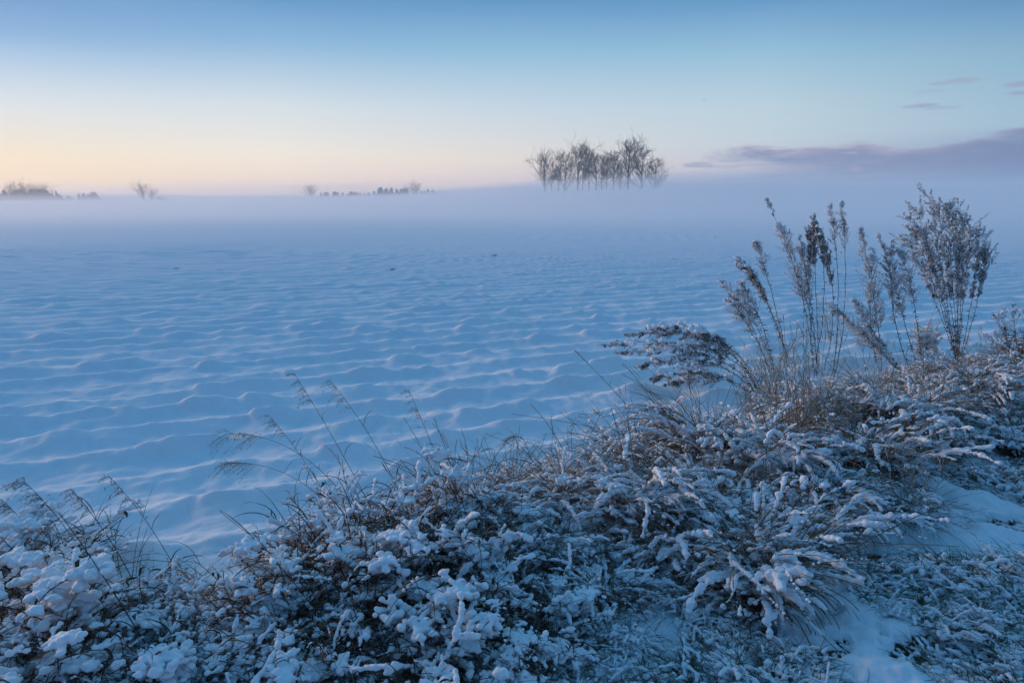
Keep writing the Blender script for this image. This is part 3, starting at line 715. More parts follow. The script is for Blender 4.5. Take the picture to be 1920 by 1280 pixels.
def thicket_proto(seed, heap=False):
    global rng
    keep, rng = rng, np.random.default_rng(seed)
    st, lf, sn = MB(), MB(), MB()
    n = 34; a0 = rng.uniform(0, 2*pi, n); rb = 0.24*np.sqrt(rng.random(n))
    base = np.stack([rb*np.cos(a0), rb*np.sin(a0), np.full(n, -0.02)], -1)
    az_ = a0 + rng.normal(size=n)*0.9
    P, th = arcs(base, az_, rng.uniform(0.26, 0.58, n), np.radians(rng.uniform(0, 35, n)), np.radians(rng.uniform(35, 125, n)), rng.uniform(1.0, 2.2, n)[:, None], 22, 0.08)
    tubes(st, P[:, ::3], np.linspace(0.0032, 0.0014, P[:, ::3].shape[1])[None].repeat(n, 0), 4)
    snow_on_paths(sn, P, th, rng.uniform(0.008, 0.02, n), seed, 0.64, 10, 0.15)
    # twigs
    m = 4; bi = np.repeat(np.arange(n), m); si = rng.integers(7, 20, n*m); tb = P[bi, si]
    ta = rng.uniform(0, 2*pi, n*m)
    T, tht = arcs(tb, ta, rng.uniform(0.06, 0.20, n*m), np.radians(rng.uniform(20, 70, n*m)), np.radians(rng.uniform(60, 140, n*m)), np.full((n*m, 1), 1.2), 12, 0.15)
    tubes(st, T[:, ::2], np.full((n*m, 6), 0.0013), 3)
    snow_on_paths(sn, T, tht, rng.uniform(0.006, 0.015, n*m), seed+5, 0.58, 12, 0.15)
    # withered leaves hanging from stems and twigs
    allp = np.concatenate([P[:, 6:].reshape(-1, 3), T[:, 3:].reshape(-1, 3)]); k = 300
    k = 200; lb = allp[rng.choice(len(allp), k)]; la = rng.uniform(0, 2*pi, k)
    Lf, tl = arcs(lb, la, rng.uniform(0.03, 0.085, k), np.radians(rng.uniform(40, 95, k)), np.radians(rng.uniform(120, 200, k)), np.full((k, 1), 1.0), 6, 0.12)
    wd = (1.6 if heap else 1.0)*rng.uniform(0.004, 0.013, k)[:, None]*np.array([0.3, 0.9, 1, 0.8, 0.5, 0.08])[None]
    side = np.stack([-np.sin(la), np.cos(la), rng.normal(size=k)*0.4], -1)
    ribbons(lf, Lf, wd, nrm(side))
    # fine dead grass growing through
    k = 300; a2 = rng.uniform(0, 2*pi, k); rb = 0.3*np.sqrt(rng.random(k))
    Gp, gth = arcs(np.stack([rb*np.cos(a2), rb*np.sin(a2), 0*a2], -1), rng.uniform(0, 2*pi, k), rng.uniform(0.22, 0.6, k), np.radians(rng.uniform(0, 40, k)), np.radians(rng.uniform(50, 160, k)), np.full((k, 1), 1.4), 8, 0.1)
    ribbons(lf, Gp, rng.uniform(0.0025, 0.0055, k)[:, None]*np.array([1, 1, 1, 1, .9, .8, .6, .1])[None])
    pick = rng.random(len(Lf)) < 0.22
    tp = P[:, 10:].reshape(-1, 3); k = 130; cb = tp[rng.choice(len(tp), k)]
    Dp, _ = arcs(cb, rng.uniform(0, 2*pi, k), rng.uniform(0.10, 0.26, k), np.radians(rng.uniform(10, 80, k)), np.radians(rng.uniform(120, 178, k)), np.full((k, 1), 0.8), 9, 0.1)
    ribbons(lf, Dp, rng.uniform(0.003, 0.006, k)[:, None]*np.array([.8, 1, 1, 1, 1, .9, .7, .4, .1])[None])
    pick &= Lf[:, 1, 2] > 0.13
    c1 = Lf[pick][:, 1] ; rr = rng.uniform(0.006, 0.017, pick.sum())
    pillow(sn, c1 + [0, 0, 0.006], rr, 4, 0.75)
    tips = np.concatenate([P[:, 12:].reshape(-1, 3)]); tips = tips[tips[:, 2] > 0.13]; k = 30 if heap else 32; cn = tips[rng.choice(len(tips), k)]
    pillow(sn, cn + [0, 0, 0.002], rng.uniform(0.012, 0.042, k) if heap else rng.uniform(0.008, 0.030, k), 26, 0.5, 1.35)
    rng = keep
    return st.mesh('stem', STEM), lf.mesh('withered_leaf', DARKLEAF), remesh(sn, 'snow', SNOW, 0.0052, 0.0029)
def mat_proto(seed, green):
    """low matted verge grass under broken snow"""
    global rng
    keep, rng = rng, np.random.default_rng(seed)
    g = MB(); sn = MB()
    n = 260; a0 = rng.uniform(0, 2*pi, n); rb = 0.27*np.sqrt(rng.random(n)); base = np.stack([rb*np.cos(a0), rb*np.sin(a0), np.full(n, -0.01)], -1)
    comb = rng.uniform(0, 2*pi)
    az_ = comb + rng.normal(size=n)*1.1
    P, th = arcs(base, az_, rng.uniform(0.08, 0.30, n), np.radians(rng.uniform(5, 65, n)), np.radians(rng.uniform(80, 140, n)), np.full((n, 1), 0.8), 8, 0.12)
    P[..., 2] = np.maximum(P[..., 2], 0.004)
    ribbons(g, P, rng.uniform(0.0025, 0.0055, n)[:, None]*np.array([.8, 1, 1, 1, .9, .8, .5, .1])[None])
    k = 26; a2 = rng.uniform(0, 2*pi, k); rb = 0.25*np.sqrt(rng.random(k))
    U, _ = arcs(np.stack([rb*np.cos(a2), rb*np.sin(a2), 0*a2], -1), a2*3, rng.uniform(0.07, 0.2, k), np.radians(rng.uniform(0, 25, k)), np.radians(rng.uniform(10, 80, k)), np.full((k, 1), 1.5), 6, 0.1)
    ribbons(g, U, np.full((k, 6), 0.003)*np.array([1, 1, 1, .8, .6, .2])[None])
    n = 80; a0 = rng.uniform(0, 2*pi, n); rb = 0.26*np.sqrt(rng.random(n)); base = np.stack([rb*np.cos(a0), rb*np.sin(a0), 0*a0], -1)
    P, th = arcs(base, comb + rng.normal(size=n)*1.0, rng.uniform(0.08, 0.26, n), np.radians(rng.uniform(15, 70, n)), np.radians(rng.uniform(80, 130, n)), np.full((n, 1), 0.8), 18, 0.1)
    P[..., 2] = np.maximum(P[..., 2], 0.0)
    snow_on_paths(sn, P, th, rng.uniform(0.009, 0.018, n), seed, 0.6, 10)
    k = 34; a0 = rng.uniform(0, 2*pi, k); rb = 0.26*np.sqrt(rng.random(k))
    pillow(sn, np.stack([rb*np.cos(a0), rb*np.sin(a0), rng.uniform(-0.005, 0.05, k)], -1), rng.uniform(0.014, 0.042, k), 6, 0.6)
    rng = keep
    return g.mesh('blades', GREEN if green else STRAW), remesh(sn, 'snow', SNOW, 0.0058)
TPROTO = [tussock_proto(101+i) for i in range(5)]
KPROTO = [thicket_proto(131+i, i > 2) for i in range(5)]
for i, (x, y, z, s, lb) in enumerate(TUS):
    t = thing('snowy_tussock', lb, 'grass tussock', (x, y, z), i*2.399, (s, s, s*rng.uniform(0.8, 1.0)), 'snow laden grass tussocks along the bank', (rng.normal()*0.10, rng.normal()*0.10))
    a, b = TPROTO[i % 5]
    obj('dead_grass', a, t, kind='stuff'); obj('snow', b, t, kind='stuff')
for i, (x, y, z, s, lb) in enumerate(THI):
    t = thing('snowy_thicket', lb, 'weed clump', (x, y, z), i*2.399+0.7, (s, s, s*rng.uniform(0.72, 1.0)), 'snow covered dead weeds along the bank', (rng.normal()*0.1, rng.normal()*0.1))
    a, b, c = KPROTO[3 + i % 2] if i < 8 or i in (15, 17) else KPROTO[i % 3]
    obj('stem', a, t, kind='stuff'); obj('withered_leaf', b, t, kind='stuff'); obj('snow', c, t, kind='stuff')

def snow_lump():
    f = hit(1450, 900); c = at_depth(1456, 872, f[1]-0.12); mb = MB()
    g_ = np.random.default_rng(5); o = g_.normal(size=(26, 3))*[0.045, 0.04, 0.035]
    blobs(mb, o, g_.uniform(0.03, 0.065, 26), ICO[2])
    blobs(mb, np.stack([np.zeros(5), np.zeros(5), -np.linspace(0.04, 0.22, 5)], -1), np.linspace(0.05, 0.02, 5))
    t = obj('snow_lump', remesh(mb, 'snow_lump', SNOW, 0.008)); t.location = tuple(c)
    tag(t, 'round lump of snow perched on the tussock under the pale straw', 'snow lump')
snow_lump()

# matted grass between them: one mass, instanced on points
def build_mat_grass():
    col_ = bpy.data.collections.new('matted_grass_pieces')
    for i in range(4):
        g, s = mat_proto(171+i, i in (1, 3))
        bm = bmesh.new(); bm.from_mesh(g); nf = len(bm.faces); bm.from_mesh(s); bm.faces.ensure_lookup_table()
        for f in bm.faces[nf:]: f.material_index = 1; f.smooth = True
        me = bpy.data.meshes.new('matted_grass'); bm.to_mesh(me); bm.free()
        me.materials.append(g.materials[0]); me.materials.append(SNOW)
        o = bpy.data.objects.new('matted_piece_%d' % i, me); col_.objects.link(o)
    r = np.random.default_rng(9); pts = []; tries = 0
    while len(pts) < 760 and tries < 60000:
        tries += 1
        q = r.uniform(-0.6, 3.15); al = r.uniform(-3.5, 15)
        x = al*0.8146 + q*BQ[0]; y = al*0.58 + q*BQ[1]
        if x < -0.9 and q > 2.78: continue
        if y < 1.2 or abs(x) > y*0.86 + 0.5: continue
        if x > 0.9 and abs(q-1.6) < 0.30 and r.random() < 0.45: continue          # the smooth snow hollow
        pm = float(fbm(np.array([x*1.5]), np.array([y*1.5]), 0, 611, 2)[0])
        if q < 2.0 and pm < (0.34 if y < 3.6 and x < 1.6 else 0.42): continue
        if q >= 2.0 and pm < 0.36: continue
        sp = 0.11 if y < 4.5 else 0.17
        if any((x-a)**2+(y-b)**2 < sp*sp for a, b, _ in pts): continue
        pts.append((x, y, q))
    cx = r.uniform(-2.6, 7, 9000); cy_ = r.uniform(1.6, 8, 9000); qq = bank_q(cx, cy_); ok = (qq > -0.6) & (qq < 3.0) & (np.abs(cx) < cy_*0.86+0.4)
    cx, cy_, qq = cx[ok], cy_[ok], qq[ok]; _, mm = fine_h(cx, cy_)
    low_ = np.argwhere(mm < 0.45).ravel(); kept = []
    for k_ in low_:
        if len(kept) >= 260: break
        if all((cx[k_]-a)**2+(cy_[k_]-b)**2 < 1e9 and (cx[k_]-a)**2+(cy_[k_]-b)**2 > 0.0064 for a, b, _ in kept): kept.append((cx[k_], cy_[k_], qq[k_]))
    pts += kept
    P = np.array(pts); h, m = fine_h(P[:, 0], P[:, 1]); z = base_h(P[:, 0], P[:, 1]) + h - 0.012
    n = len(P); me = bpy.data.meshes.new('matted_grass_points'); me.from_pydata(np.stack([P[:, 0], P[:, 1], z], -1).tolist(), [], [])
    rot = me.attributes.new('rot', 'FLOAT_VECTOR', 'POINT'); rv = np.zeros((n, 3)); rv[:, 0] = r.normal(size=n)*0.12; rv[:, 1] = r.normal(size=n)*0.12; rv[:, 2] = r.uniform(0, 2*pi, n)
    rot.data.foreach_set('vector', rv.astype(np.float32).ravel())
    sc = me.attributes.new('scl', 'FLOAT', 'POINT'); sc.data.foreach_set('value', (np.where(P[:, 2] < 2.0, r.uniform(0.28, 0.62, n), r.uniform(0.45, 0.85, n))).astype(np.float32))
    ix = me.attributes.new('idx', 'INT', 'POINT')
    green = (P[:, 2] < 1.5)
    ix.data.foreach_set('value', np.where(green & (r.random(n) < 0.7), r.choice([1, 3], n), r.choice([0, 2], n)).astype(np.int32))
    o = obj('matted_grass', me, kind='stuff'); o['label'] = 'matted verge grass under broken snow'
    ng = bpy.data.node_groups.new('scatter', 'GeometryNodeTree')
    ng.interface.new_socket('Geometry', in_out='INPUT', socket_type='NodeSocketGeometry'); ng.interface.new_socket('Geometry', in_out='OUTPUT', socket_type='NodeSocketGeometry')
    gi, go = ng.nodes.new('NodeGroupInput'), ng.nodes.new('NodeGroupOutput')
    ci = ng.nodes.new('GeometryNodeCollectionInfo'); ci.inputs[0].default_value = col_; ci.inputs[1].default_value = True; ci.inputs[2].default_value = True
    ip = ng.nodes.new('GeometryNodeInstanceOnPoints'); ip.inputs['Pick Instance'].default_value = True
    def na(nm, ty):
        a = ng.nodes.new('GeometryNodeInputNamedAttribute'); a.data_type = ty; a.inputs[0].default_value = nm; return a.outputs[0]
    k = ng.links
    k.new(gi.outputs[0], ip.inputs['Points']); k.new(ci.outputs[0], ip.inputs['Instance']); k.new(na('idx', 'INT'), ip.inputs['Instance Index'])
    e2r = ng.nodes.new('FunctionNodeEulerToRotation'); k.new(na('rot', 'FLOAT_VECTOR'), e2r.inputs[0]); k.new(e2r.outputs[0], ip.inputs['Rotation'])
    k.new(na('scl', 'FLOAT'), ip.inputs['Scale']); k.new(ip.outputs[0], go.inputs[0])
    md = o.modifiers.new('scatter', 'NODES'); md.node_group = ng
build_mat_grass()

# ------------------------------------------------------------------ tall frosted weeds on the bank
def bez(a, b, c, S):
    t = np.linspace(0, 1, S)[:, None]; return (1-t)**2*a + 2*t*(1-t)*b + t*t*c
def plume_on(path, mbs, pf, width, nb, nf, ang, seed, droop=0.0, sz=0.0065, frost=0.5, shape='spire'):
    """side branches with fluffy seed heads on the upper part of a stem"""
    br, sd, fr, sn = mbs
    nb = int(nb*1.05); nf = int(nf*1.6); width = width*1.45; sz = sz*1.1
    S = len(path); s = rng.uniform(1-pf, 1.0, nb); f = s*(S-1); i0 = np.clip(f.astype(int), 0, S-2); w = (f-i0)[:, None]
    base = path[i0]*(1-w)+path[i0+1]*w; T = nrm(path[i0+1]-path[i0])
    rel = (s-(1-pf))/pf
    prof = {'spire': (1-rel)**0.75*sst(rel, -0.15, 0.18)+0.12, 'top': sst(rel, -0.05, 0.85)*0.95+0.12, 'club': 0.55+0.45*np.sin(pi*np.clip(rel*0.9+0.1, 0, 1))}[shape]
    rad = nrm(np.cross(T, rng.normal(size=T.shape))); rad = nrm(rad)
    an = np.radians(rng.normal(ang, 9, nb))[:, None]
    D = T*np.cos(an)+rad*np.sin(an); ln = width*prof*rng.uniform(0.4, 1.2, nb)
    Sb = 7; t = np.linspace(0, 1, Sb)[None, :, None]
    P = base[:, None] + ln[:, None, None]*(D[:, None]*t + np.array([0, 0, -1.0])*droop*t*t + T[:, None]*0.25*t*t)
    P = P + np.cumsum(rng.normal(size=P.shape), 1)*0.0025
    tubes(br, P, np.linspace(0.0019, 0.0008, Sb)[None].repeat(nb, 0), 3)
    # florets
    tt = rng.uniform(0.22, 1.0, (nb, nf)); f = tt*(Sb-1); i1 = np.clip(f.astype(int), 0, Sb-2); w = (f-i1)[..., None]; bi = np.arange(nb)[:, None]
    cn = (P[bi, i1]*(1-w)+P[bi, i1+1]*w) + rng.normal(size=(nb, nf, 3))*0.0075
    cn = cn.reshape(-1, 3); dr = np.repeat(D, nf, 0) + rng.normal(size=(len(cn), 3))*0.7
    fq = vnoise(cn[:, 0]*22, cn[:, 1]*22, cn[:, 2]*22, seed+60)*0.8 + 0.4*rng.random(len(cn)) - 0.1
    isf = fq < frost + 0.08
    r = sz*rng.uniform(0.55, 1.35, len(cn))
    spindles(sd, cn[~isf], dr[~isf], r[~isf]*1.35, r[~isf]*0.55)
    spindles(fr, cn[isf]+[0, 0, 0.003], dr[isf], r[isf]*1.1, r[isf]*0.8)
    return P, D
def weed(label, stems, shape='spire', pf=0.42, width=0.16, nb=46, nf=15, ang=42, droop=0.05, frost=0.5, snow=10, leaf=26, name='frosted_weed', cat='weed', sz=0.0065, r0=0.0048, seed=0, snow_r=(0.010, 0.022)):
    """stems: list of photo-pixel polylines foot -> bend -> tip, with depth offset"""
    global rng
    keep, rng = rng, np.random.default_rng(1000+seed)
    u, v = stems[0][0]; b0 = hit(u, v); y0 = b0[1]
    org = np.array([b0[0], y0, ground_z(b0[0], y0)])
    lf, br, sd, fr, sn = MB(), MB(), MB(), MB(), MB()
    stalks = []
    for pts in stems:
        dy = pts[3] if len(pts) > 3 else rng.normal()*0.05
        dyt = dy + rng.normal()*0.12
        A = at_depth(*pts[0], y0+dy*0.3); Bc = at_depth(*pts[1], y0+dy*0.7); Cc = at_depth(*pts[2], y0+dyt)
        ctrl = 2*Bc - 0.5*(A+Cc)
        path = bez(A, ctrl, Cc, 18) - org
        path[0, 2] = min(path[0, 2], 0) - 0.03
        path[1:-1] += rng.normal(size=(16, 3))*0.004
        st = MB(); tubes(st, path[None], np.linspace(r0, r0*0.35, 18)[None], 5); stalks.append(st)
        P, D = plume_on(path, (br, sd, fr, sn), pf, width, nb, nf, ang, seed, droop, sz, frost, shape)
        # withered leaves along the stem
        k = int(leaf*2.2); s = rng.uniform(0.06, 1-pf*0.5, k)*17; i0 = s.astype(int); bb = path[i0] + (path[np.minimum(i0+1, 17)]-path[i0])*(s-i0)[:, None]
        la = rng.uniform(0, 2*pi, k)
        Lf, _ = arcs(bb, la, rng.uniform(0.02, 0.07, k), np.radians(rng.uniform(20, 70, k)), np.radians(rng.uniform(120, 185, k)), np.full((k, 1), 0.8), 5, 0.2)
        ribbons(lf, Lf, rng.uniform(0.005, 0.012, k)[:, None]*np.array([.5, 1, 1, .7, .1])[None])
        if snow:
            tips = P[:, 3:].reshape(-1, 3); hi = tips[rng.choice(len(tips), snow*3)]; hi = hi[np.argsort(-hi[:, 2])][:snow]
            pillow(sn, hi + [0, 0, 0.008], rng.uniform(*snow_r, len(hi)), 8, 0.55, 0.9)
    t = thing(name, label, cat, tuple(org), 0, 1.0, 'tall frosted weeds on the bank')
    for st in stalks: obj('stem', st.mesh('stem', STEM), t)
    obj('branch', br.mesh('branch', STEM), t, kind='stuff')
    obj('seed_head', sd.mesh('seed_head', SEED), t, kind='stuff')
    obj('frost', fr.mesh('frost', FROST, False), t, kind='stuff')
    obj('withered_leaf', lf.mesh('withered_leaf', DARKLEAF), t, kind='stuff')
    if sn.n: obj('snow', remesh(sn, 'snow', SNOW, 0.0075, 0.0012), t, kind='stuff')
    rng = keep
# the many stemmed bushy one at the right
bush = []
for ut, vt, ub in [(1742, 366, 1770), (1705, 412, 1755), (1722, 400, 1764), (1758, 388, 1778), (1776, 392, 1784), (1792, 402, 1790), (1808, 410, 1797), (1822, 424, 1803), (1836, 440, 1818), (1845, 478, 1830), (1733, 440, 1762), (1800, 440, 1792), (1700, 450, 1748)]:
    bush.append(((1796, 688), (ub+4, 560), (ut, vt)))
weed('bushy many stemmed weed with a wide frosted crown, the largest at right', bush, 'top', pf=0.50, width=0.11, nb=60, nf=16, ang=36, frost=0.44, snow=12, leaf=26, r0=0.0042, sz=0.0075, seed=1)
weed('frosted weed leaning left into the bushy one, with a tall feathery plume', [((1722, 705), (1690, 580), (1648, 440)), ((1712, 705), (1676, 590), (1672, 450)), ((1730, 690), (1712, 560), (1690, 470))], pf=0.55, width=0.15, nb=60, nf=14, frost=0.6, seed=2)
weed('slim frosted weed with a spire shaped plume behind the two straight stalks', [((1654, 700), (1640, 570), (1614, 428)), ((1652, 700), (1632, 600), (1640, 470))], pf=0.68, width=0.17, nb=64, nf=13, frost=0.6, leaf=20, seed=3)
weed('pair of tall straight stalks with small open tops', [((1558, 722), (1572, 560), (1556, 388), 0.0), ((1562, 720), (1584, 560), (1577, 380), 0.03)], pf=0.24, width=0.10, nb=34, nf=9, ang=30, frost=0.5, snow=5, leaf=8, r0=0.0055, seed=4)
weed('tall weed with a long plume bent to the left, its tip the highest', [((1528, 705), (1500, 540), (1436, 372)), ((1532, 700), (1512, 560), (1462, 420)), ((1535, 700), (1518, 560), (1500, 445))], pf=0.55, width=0.13, nb=52, nf=13, ang=36, frost=0.6, snow=10, seed=5)
weed('weed with a dense dark brown club shaped plume and curving stems', [((1536, 700), (1530, 540), (1524, 412)), ((1528, 690), (1545, 540), (1530, 420)), ((1545, 690), (1562, 570), (1540, 440)), ((1524, 700), (1518, 560), (1518, 430))], 'club', pf=0.36, width=0.065, nb=60, nf=16, ang=26, frost=0.25, snow=6, leaf=10, seed=6)
weed('thin stalk with a small nodding plume between the two left leaning weeds', [((1478, 690), (1450, 560), (1416, 452))], pf=0.32, width=0.10, nb=40, nf=13, ang=38, frost=0.55, snow=4, leaf=18, seed=7)
weed('weed with a dark heavy plume under a cap of snow, leaning left', [((1482, 690), (1440, 570), (1386, 490)), ((1478, 690), (1448, 590), (1402, 505))], 'club', pf=0.40, width=0.075, nb=60, nf=16, ang=28, frost=0.3, snow=14, leaf=24, seed=8)
weed('bushy low plume leaning far left above the drooping horizontal weed', [((1448, 695), (1418, 610), (1352, 528)), ((1446, 695), (1410, 625), (1366, 560)), ((1450, 690), (1425, 600), (1388, 530))], pf=0.50, width=0.14, nb=52, nf=15, ang=48, frost=0.55, snow=12, droop=0.15, seed=9)
weed('grey weed leaning left behind the two straight stalks', [((1692, 700), (1635, 640), (1556, 572)), ((1690, 698), (1640, 650), (1580, 590)), ((1694, 698), (1650, 640), (1600, 560))], pf=0.62, width=0.13, nb=56, nf=14, ang=42, frost=0.62, snow=8, seed=10)
weed('little snow tufted weed at the foot of the bushy weed', [((1742, 700), (1740, 665), (1738, 615)), ((1744, 700), (1752, 660), (1752, 625)), ((1738, 700), (1726, 665), (1722, 635))], 'top', pf=0.55, width=0.10, nb=34, nf=14, frost=0.75, snow=14, leaf=14, sz=0.008, seed=11)
weed('drooping weed bent nearly horizontal over the field and loaded with snow',
     [((1425, 745), (1330, 655), (1120, 648)), ((1428, 742), (1330, 640), (1170, 630)), ((1420, 748), (1330, 668), (1150, 665)), ((1430, 740), (1350, 640), (1215, 615)),
      ((1424, 748), (1330, 680), (1190, 690)), ((1418, 752), (1330, 702), (1215, 712)), ((1428, 745), (1360, 650), (1290, 618)), ((1422, 750), (1350, 710), (1250, 722))],
     pf=0.62, width=0.10, nb=54, nf=16, ang=34, droop=0.12, frost=0.38, snow=14, leaf=22, sz=0.0075, seed=12, snow_r=(0.016, 0.036))
weed('low twiggy bush at the right edge', [((1905, 690), (1890, 640), (1862, 590)), ((1910, 690), (1905, 630), (1900, 572)), ((1915, 690), (1920, 630), (1930, 560)), ((1900, 690), (1880, 655), (1850, 630)), ((1920, 695), (1930, 650), (1950, 600)), ((1905, 690), (1885, 625), (1880, 580))],
     pf=0.8, width=0.13, nb=26, nf=3, ang=35, frost=0.4, snow=4, leaf=22, r0=0.003, seed=13)

# ------------------------------------------------------------------ upright pale straw on the crest
def straw(label, u, v, n, h0, h1, spread, seed, lean=0.0, lean_az=pi):
    global rng
    keep, rng = rng, np.random.default_rng(2000+seed)
    p = hit(u, v); g = ground_z(p[0], p[1]); mb, lf, sn = MB(), MB(), MB()
    n = int(n*0.7); a0 = rng.uniform(0, 2*pi, n); rb = spread*np.sqrt(rng.random(n)); base = np.stack([rb*np.cos(a0), rb*np.sin(a0), np.full(n, -0.03)], -1)
    P, th = arcs(base, np.where(rng.random(n) < 0.6, lean_az + rng.normal(size=n)*0.7, rng.uniform(0, 2*pi, n)), rng.uniform(h0, h1, n), np.radians(rng.uniform(0, 14, n)) + lean*0.5, np.radians(rng.uniform(6, 40, n)) + lean, np.full((n, 1), 1.3), 10, 0.10)
    tubes(mb, P, np.linspace(0.0032, 0.0014, 10)[None].repeat(n, 0), 3)
    k = n*2; bi = rng.integers(0, n, k); si = rng.integers(2, 9, k); la = rng.uniform(0, 2*pi, k)
    Lf, _ = arcs(P[bi, si], la, rng.uniform(0.08, 0.28, k), np.radians(rng.uniform(5, 40, k)), np.radians(rng.uniform(60, 170, k)), np.full((k, 1), 1.4), 8, 0.1)
    ribbons(lf, Lf, rng.uniform(0.003, 0.006, k)[:, None]*np.array([.8, 1, 1, 1, .9, .7, .5, .1])[None])
    hd = P[rng.random(n) < 0.4]; m = len(hd)
    if m: spindles(mb, hd[:, -1], hd[:, -1]-hd[:, -2] + 1e-5, rng.uniform(0.02, 0.05, m), np.full(m, 0.004))
    cn = Lf[rng.random(k) < 0.22][:, 4]; pillow(sn, cn, rng.uniform(0.007, 0.015, len(cn)), 5, 0.7)
    t = thing('straw_tuft', label, 'dry grass', (p[0], p[1], g), 0, 1.0, 'tufts of pale upright straw on the bank')
    obj('stalk', mb.mesh('stalk', PALE), t, kind='stuff'); obj('leaf_blade', lf.mesh('leaf_blade', PALE), t, kind='stuff'); obj('snow', remesh(sn, 'snow', SNOW, 0.007), t, kind='stuff')
    rng = keep
straw('tuft of pale straw at the foot of the drooping horizontal weed, leaning right', 1420, 790, 50, 0.4, 0.85, 0.16, 1, 0.1, 0.3)
straw('dense pale straw below the dark club shaped plume', 1490, 830, 64, 0.45, 0.95, 0.18, 2)
straw('pale straw standing in front of the two straight stalks', 1560, 850, 44, 0.4, 0.8, 0.18, 3, 0.12, pi)
straw('pale straw fanning left below the bushy low plume', 1455, 760, 46, 0.4, 0.8, 0.16, 4, 0.25, pi*0.95)
straw('thin pale straw beside the slim spire plume', 1650, 760, 34, 0.3, 0.7, 0.22, 5)
straw('short straw tuft on the slope below the leaning plume', 1770, 830, 26, 0.3, 0.6, 0.12, 6)
straw('thin dry stalks rising from the rim of the smooth snow hollow', 1715, 985, 22, 0.3, 0.55, 0.16, 7, 0.1, 2.4)
straw('brown hay stems standing on the left end of the middle ridge', 945, 955, 30, 0.25, 0.5, 0.12, 8, 0.15, pi)
straw('thin straw beside the right edge tussock', 1850, 700, 26, 0.25, 0.5, 0.2, 9)
straw('sparse bent stalks on the crest of the middle mound', 640, 1030, 18, 0.3, 0.55, 0.22, 11, 0.35, 2.8)
straw('few bent stalks leaning out of the low weeds left of the middle mound', 440, 1190, 14, 0.25, 0.45, 0.2, 12, 0.5, 2.6)
straw('thin bent stalks behind the left edge thicket', 200, 1110, 14, 0.25, 0.5, 0.22, 13, 0.3, 2.2)
straw('loose bowed stalks along the field side of the middle ridge', 1075, 930, 22, 0.3, 0.6, 0.26, 14, 0.45, 2.9)
straw('scattered thin stalks at the right shoulder of the middle mound', 830, 1010, 18, 0.25, 0.5, 0.2, 15, 0.3, 2.5)
straw('pale straw hanging over the black hollow of the big tussock', 1560, 640, 40, 0.4, 0.75, 0.2, 10, 0.2, pi*0.9)

# ------------------------------------------------------------------ single tall grass stems along the field edge
def culm(label, foot, bend, tip, head='panicle', hs=1.0, side=-1, seed=0, m=None, r=0.0019):
    global rng
    keep, rng = rng, np.random.default_rng(3000+seed)
    b0 = hit(*foot); y0 = b0[1] ; org = np.array([b0[0], y0, ground_z(b0[0], y0)])
    A = at_depth(*foot, y0); Bc = at_depth(*bend, y0+0.02); Cc = at_depth(*tip, y0+rng.normal()*0.06)
    if head == 'fold':
        t = np.linspace(0, 1, 6)[:, None]; path = np.concatenate([A*(1-t)+Bc*t, (Bc*(1-t)+Cc*t)[1:]]) - org
    else: path = bez(A, 2*Bc-0.5*(A+Cc), Cc, 16) - org
    path[0, 2] -= 0.05
    st, sd = MB(), MB(); S = len(path)
    tubes(st, path[None], np.linspace(r, r*0.45, S)[None], 4)
    if head == 'panicle':
        nb = int(16*hs)+6; s = rng.uniform(0.76, 1.0, nb)*(S-1); i0 = np.clip(s.astype(int), 0, S-2)
        bb = path[i0] + (path[i0+1]-path[i0])*(s-i0)[:, None]; T = nrm(path[-1]-path[-4])
        D = nrm(T*rng.uniform(0.6, 1.6, (nb, 1)) + np.array([side*0.6, 0, 0.1]) + rng.normal(size=(nb, 3))*0.6); ln = rng.uniform(0.03, 0.095, nb)*hs
        t = np.linspace(0, 1, 6)[None, :, None]
        P = bb[:, None] + ln[:, None, None]*(D[:, None]*t + np.array([side*0.25, 0, -0.75])*t*t)
        tubes(st, P, np.full((nb, 6), 0.0007), 3)
        k = 5; j = rng.integers(2, 6, (nb, k)); cn = P[np.arange(nb)[:, None], j].reshape(-1, 3) + rng.normal(size=(nb*k, 3))*0.004
        d = np.array([side*0.3, 0, -0.8]) + rng.normal(size=(nb*k, 3))*0.35
        spindles(sd, cn, d, rng.uniform(0.005, 0.010, nb*k), rng.uniform(0.0012, 0.0022, nb*k))
    elif head == 'foxtail':
        k = 90; s = rng.uniform(0.86, 1.0, k)*(S-1); i0 = np.clip(s.astype(int), 0, S-2); T = nrm(path[-1]-path[-4])
        cn = path[i0] + (path[i0+1]-path[i0])*(s-i0)[:, None] + rng.normal(size=(k, 3))*0.0025
        spindles(sd, cn, T + rng.normal(size=(k, 3))*0.35, rng.uniform(0.006, 0.011, k), np.full(k, 0.0018))
    lv = MB(); k = 4; si = rng.integers(1, S-5, k); la = rng.uniform(0, 2*pi, k)
    Lf, _ = arcs(path[si], la, rng.uniform(0.06, 0.2, k), np.radians(rng.uniform(5, 40, k)), np.radians(rng.uniform(70, 175, k)), np.full((k, 1), 1.5), 8, 0.08)
    ribbons(lv, Lf, np.full((k, 8), 0.004)*np.array([.8, 1, 1, 1, .9, .7, .5, .1])[None])
    t = thing('grass_stem', label, 'grass stem', tuple(org), 0, 1.0, 'tall single grass stems along the field edge')
    obj('stalk', st.mesh('stalk', m or STRAW), t); obj('leaf_blade', lv.mesh('leaf_blade', m or STRAW), t, kind='stuff')
    if sd.n: obj('seed_head', sd.mesh('seed_head', PALE), t, kind='stuff')
    rng = keep
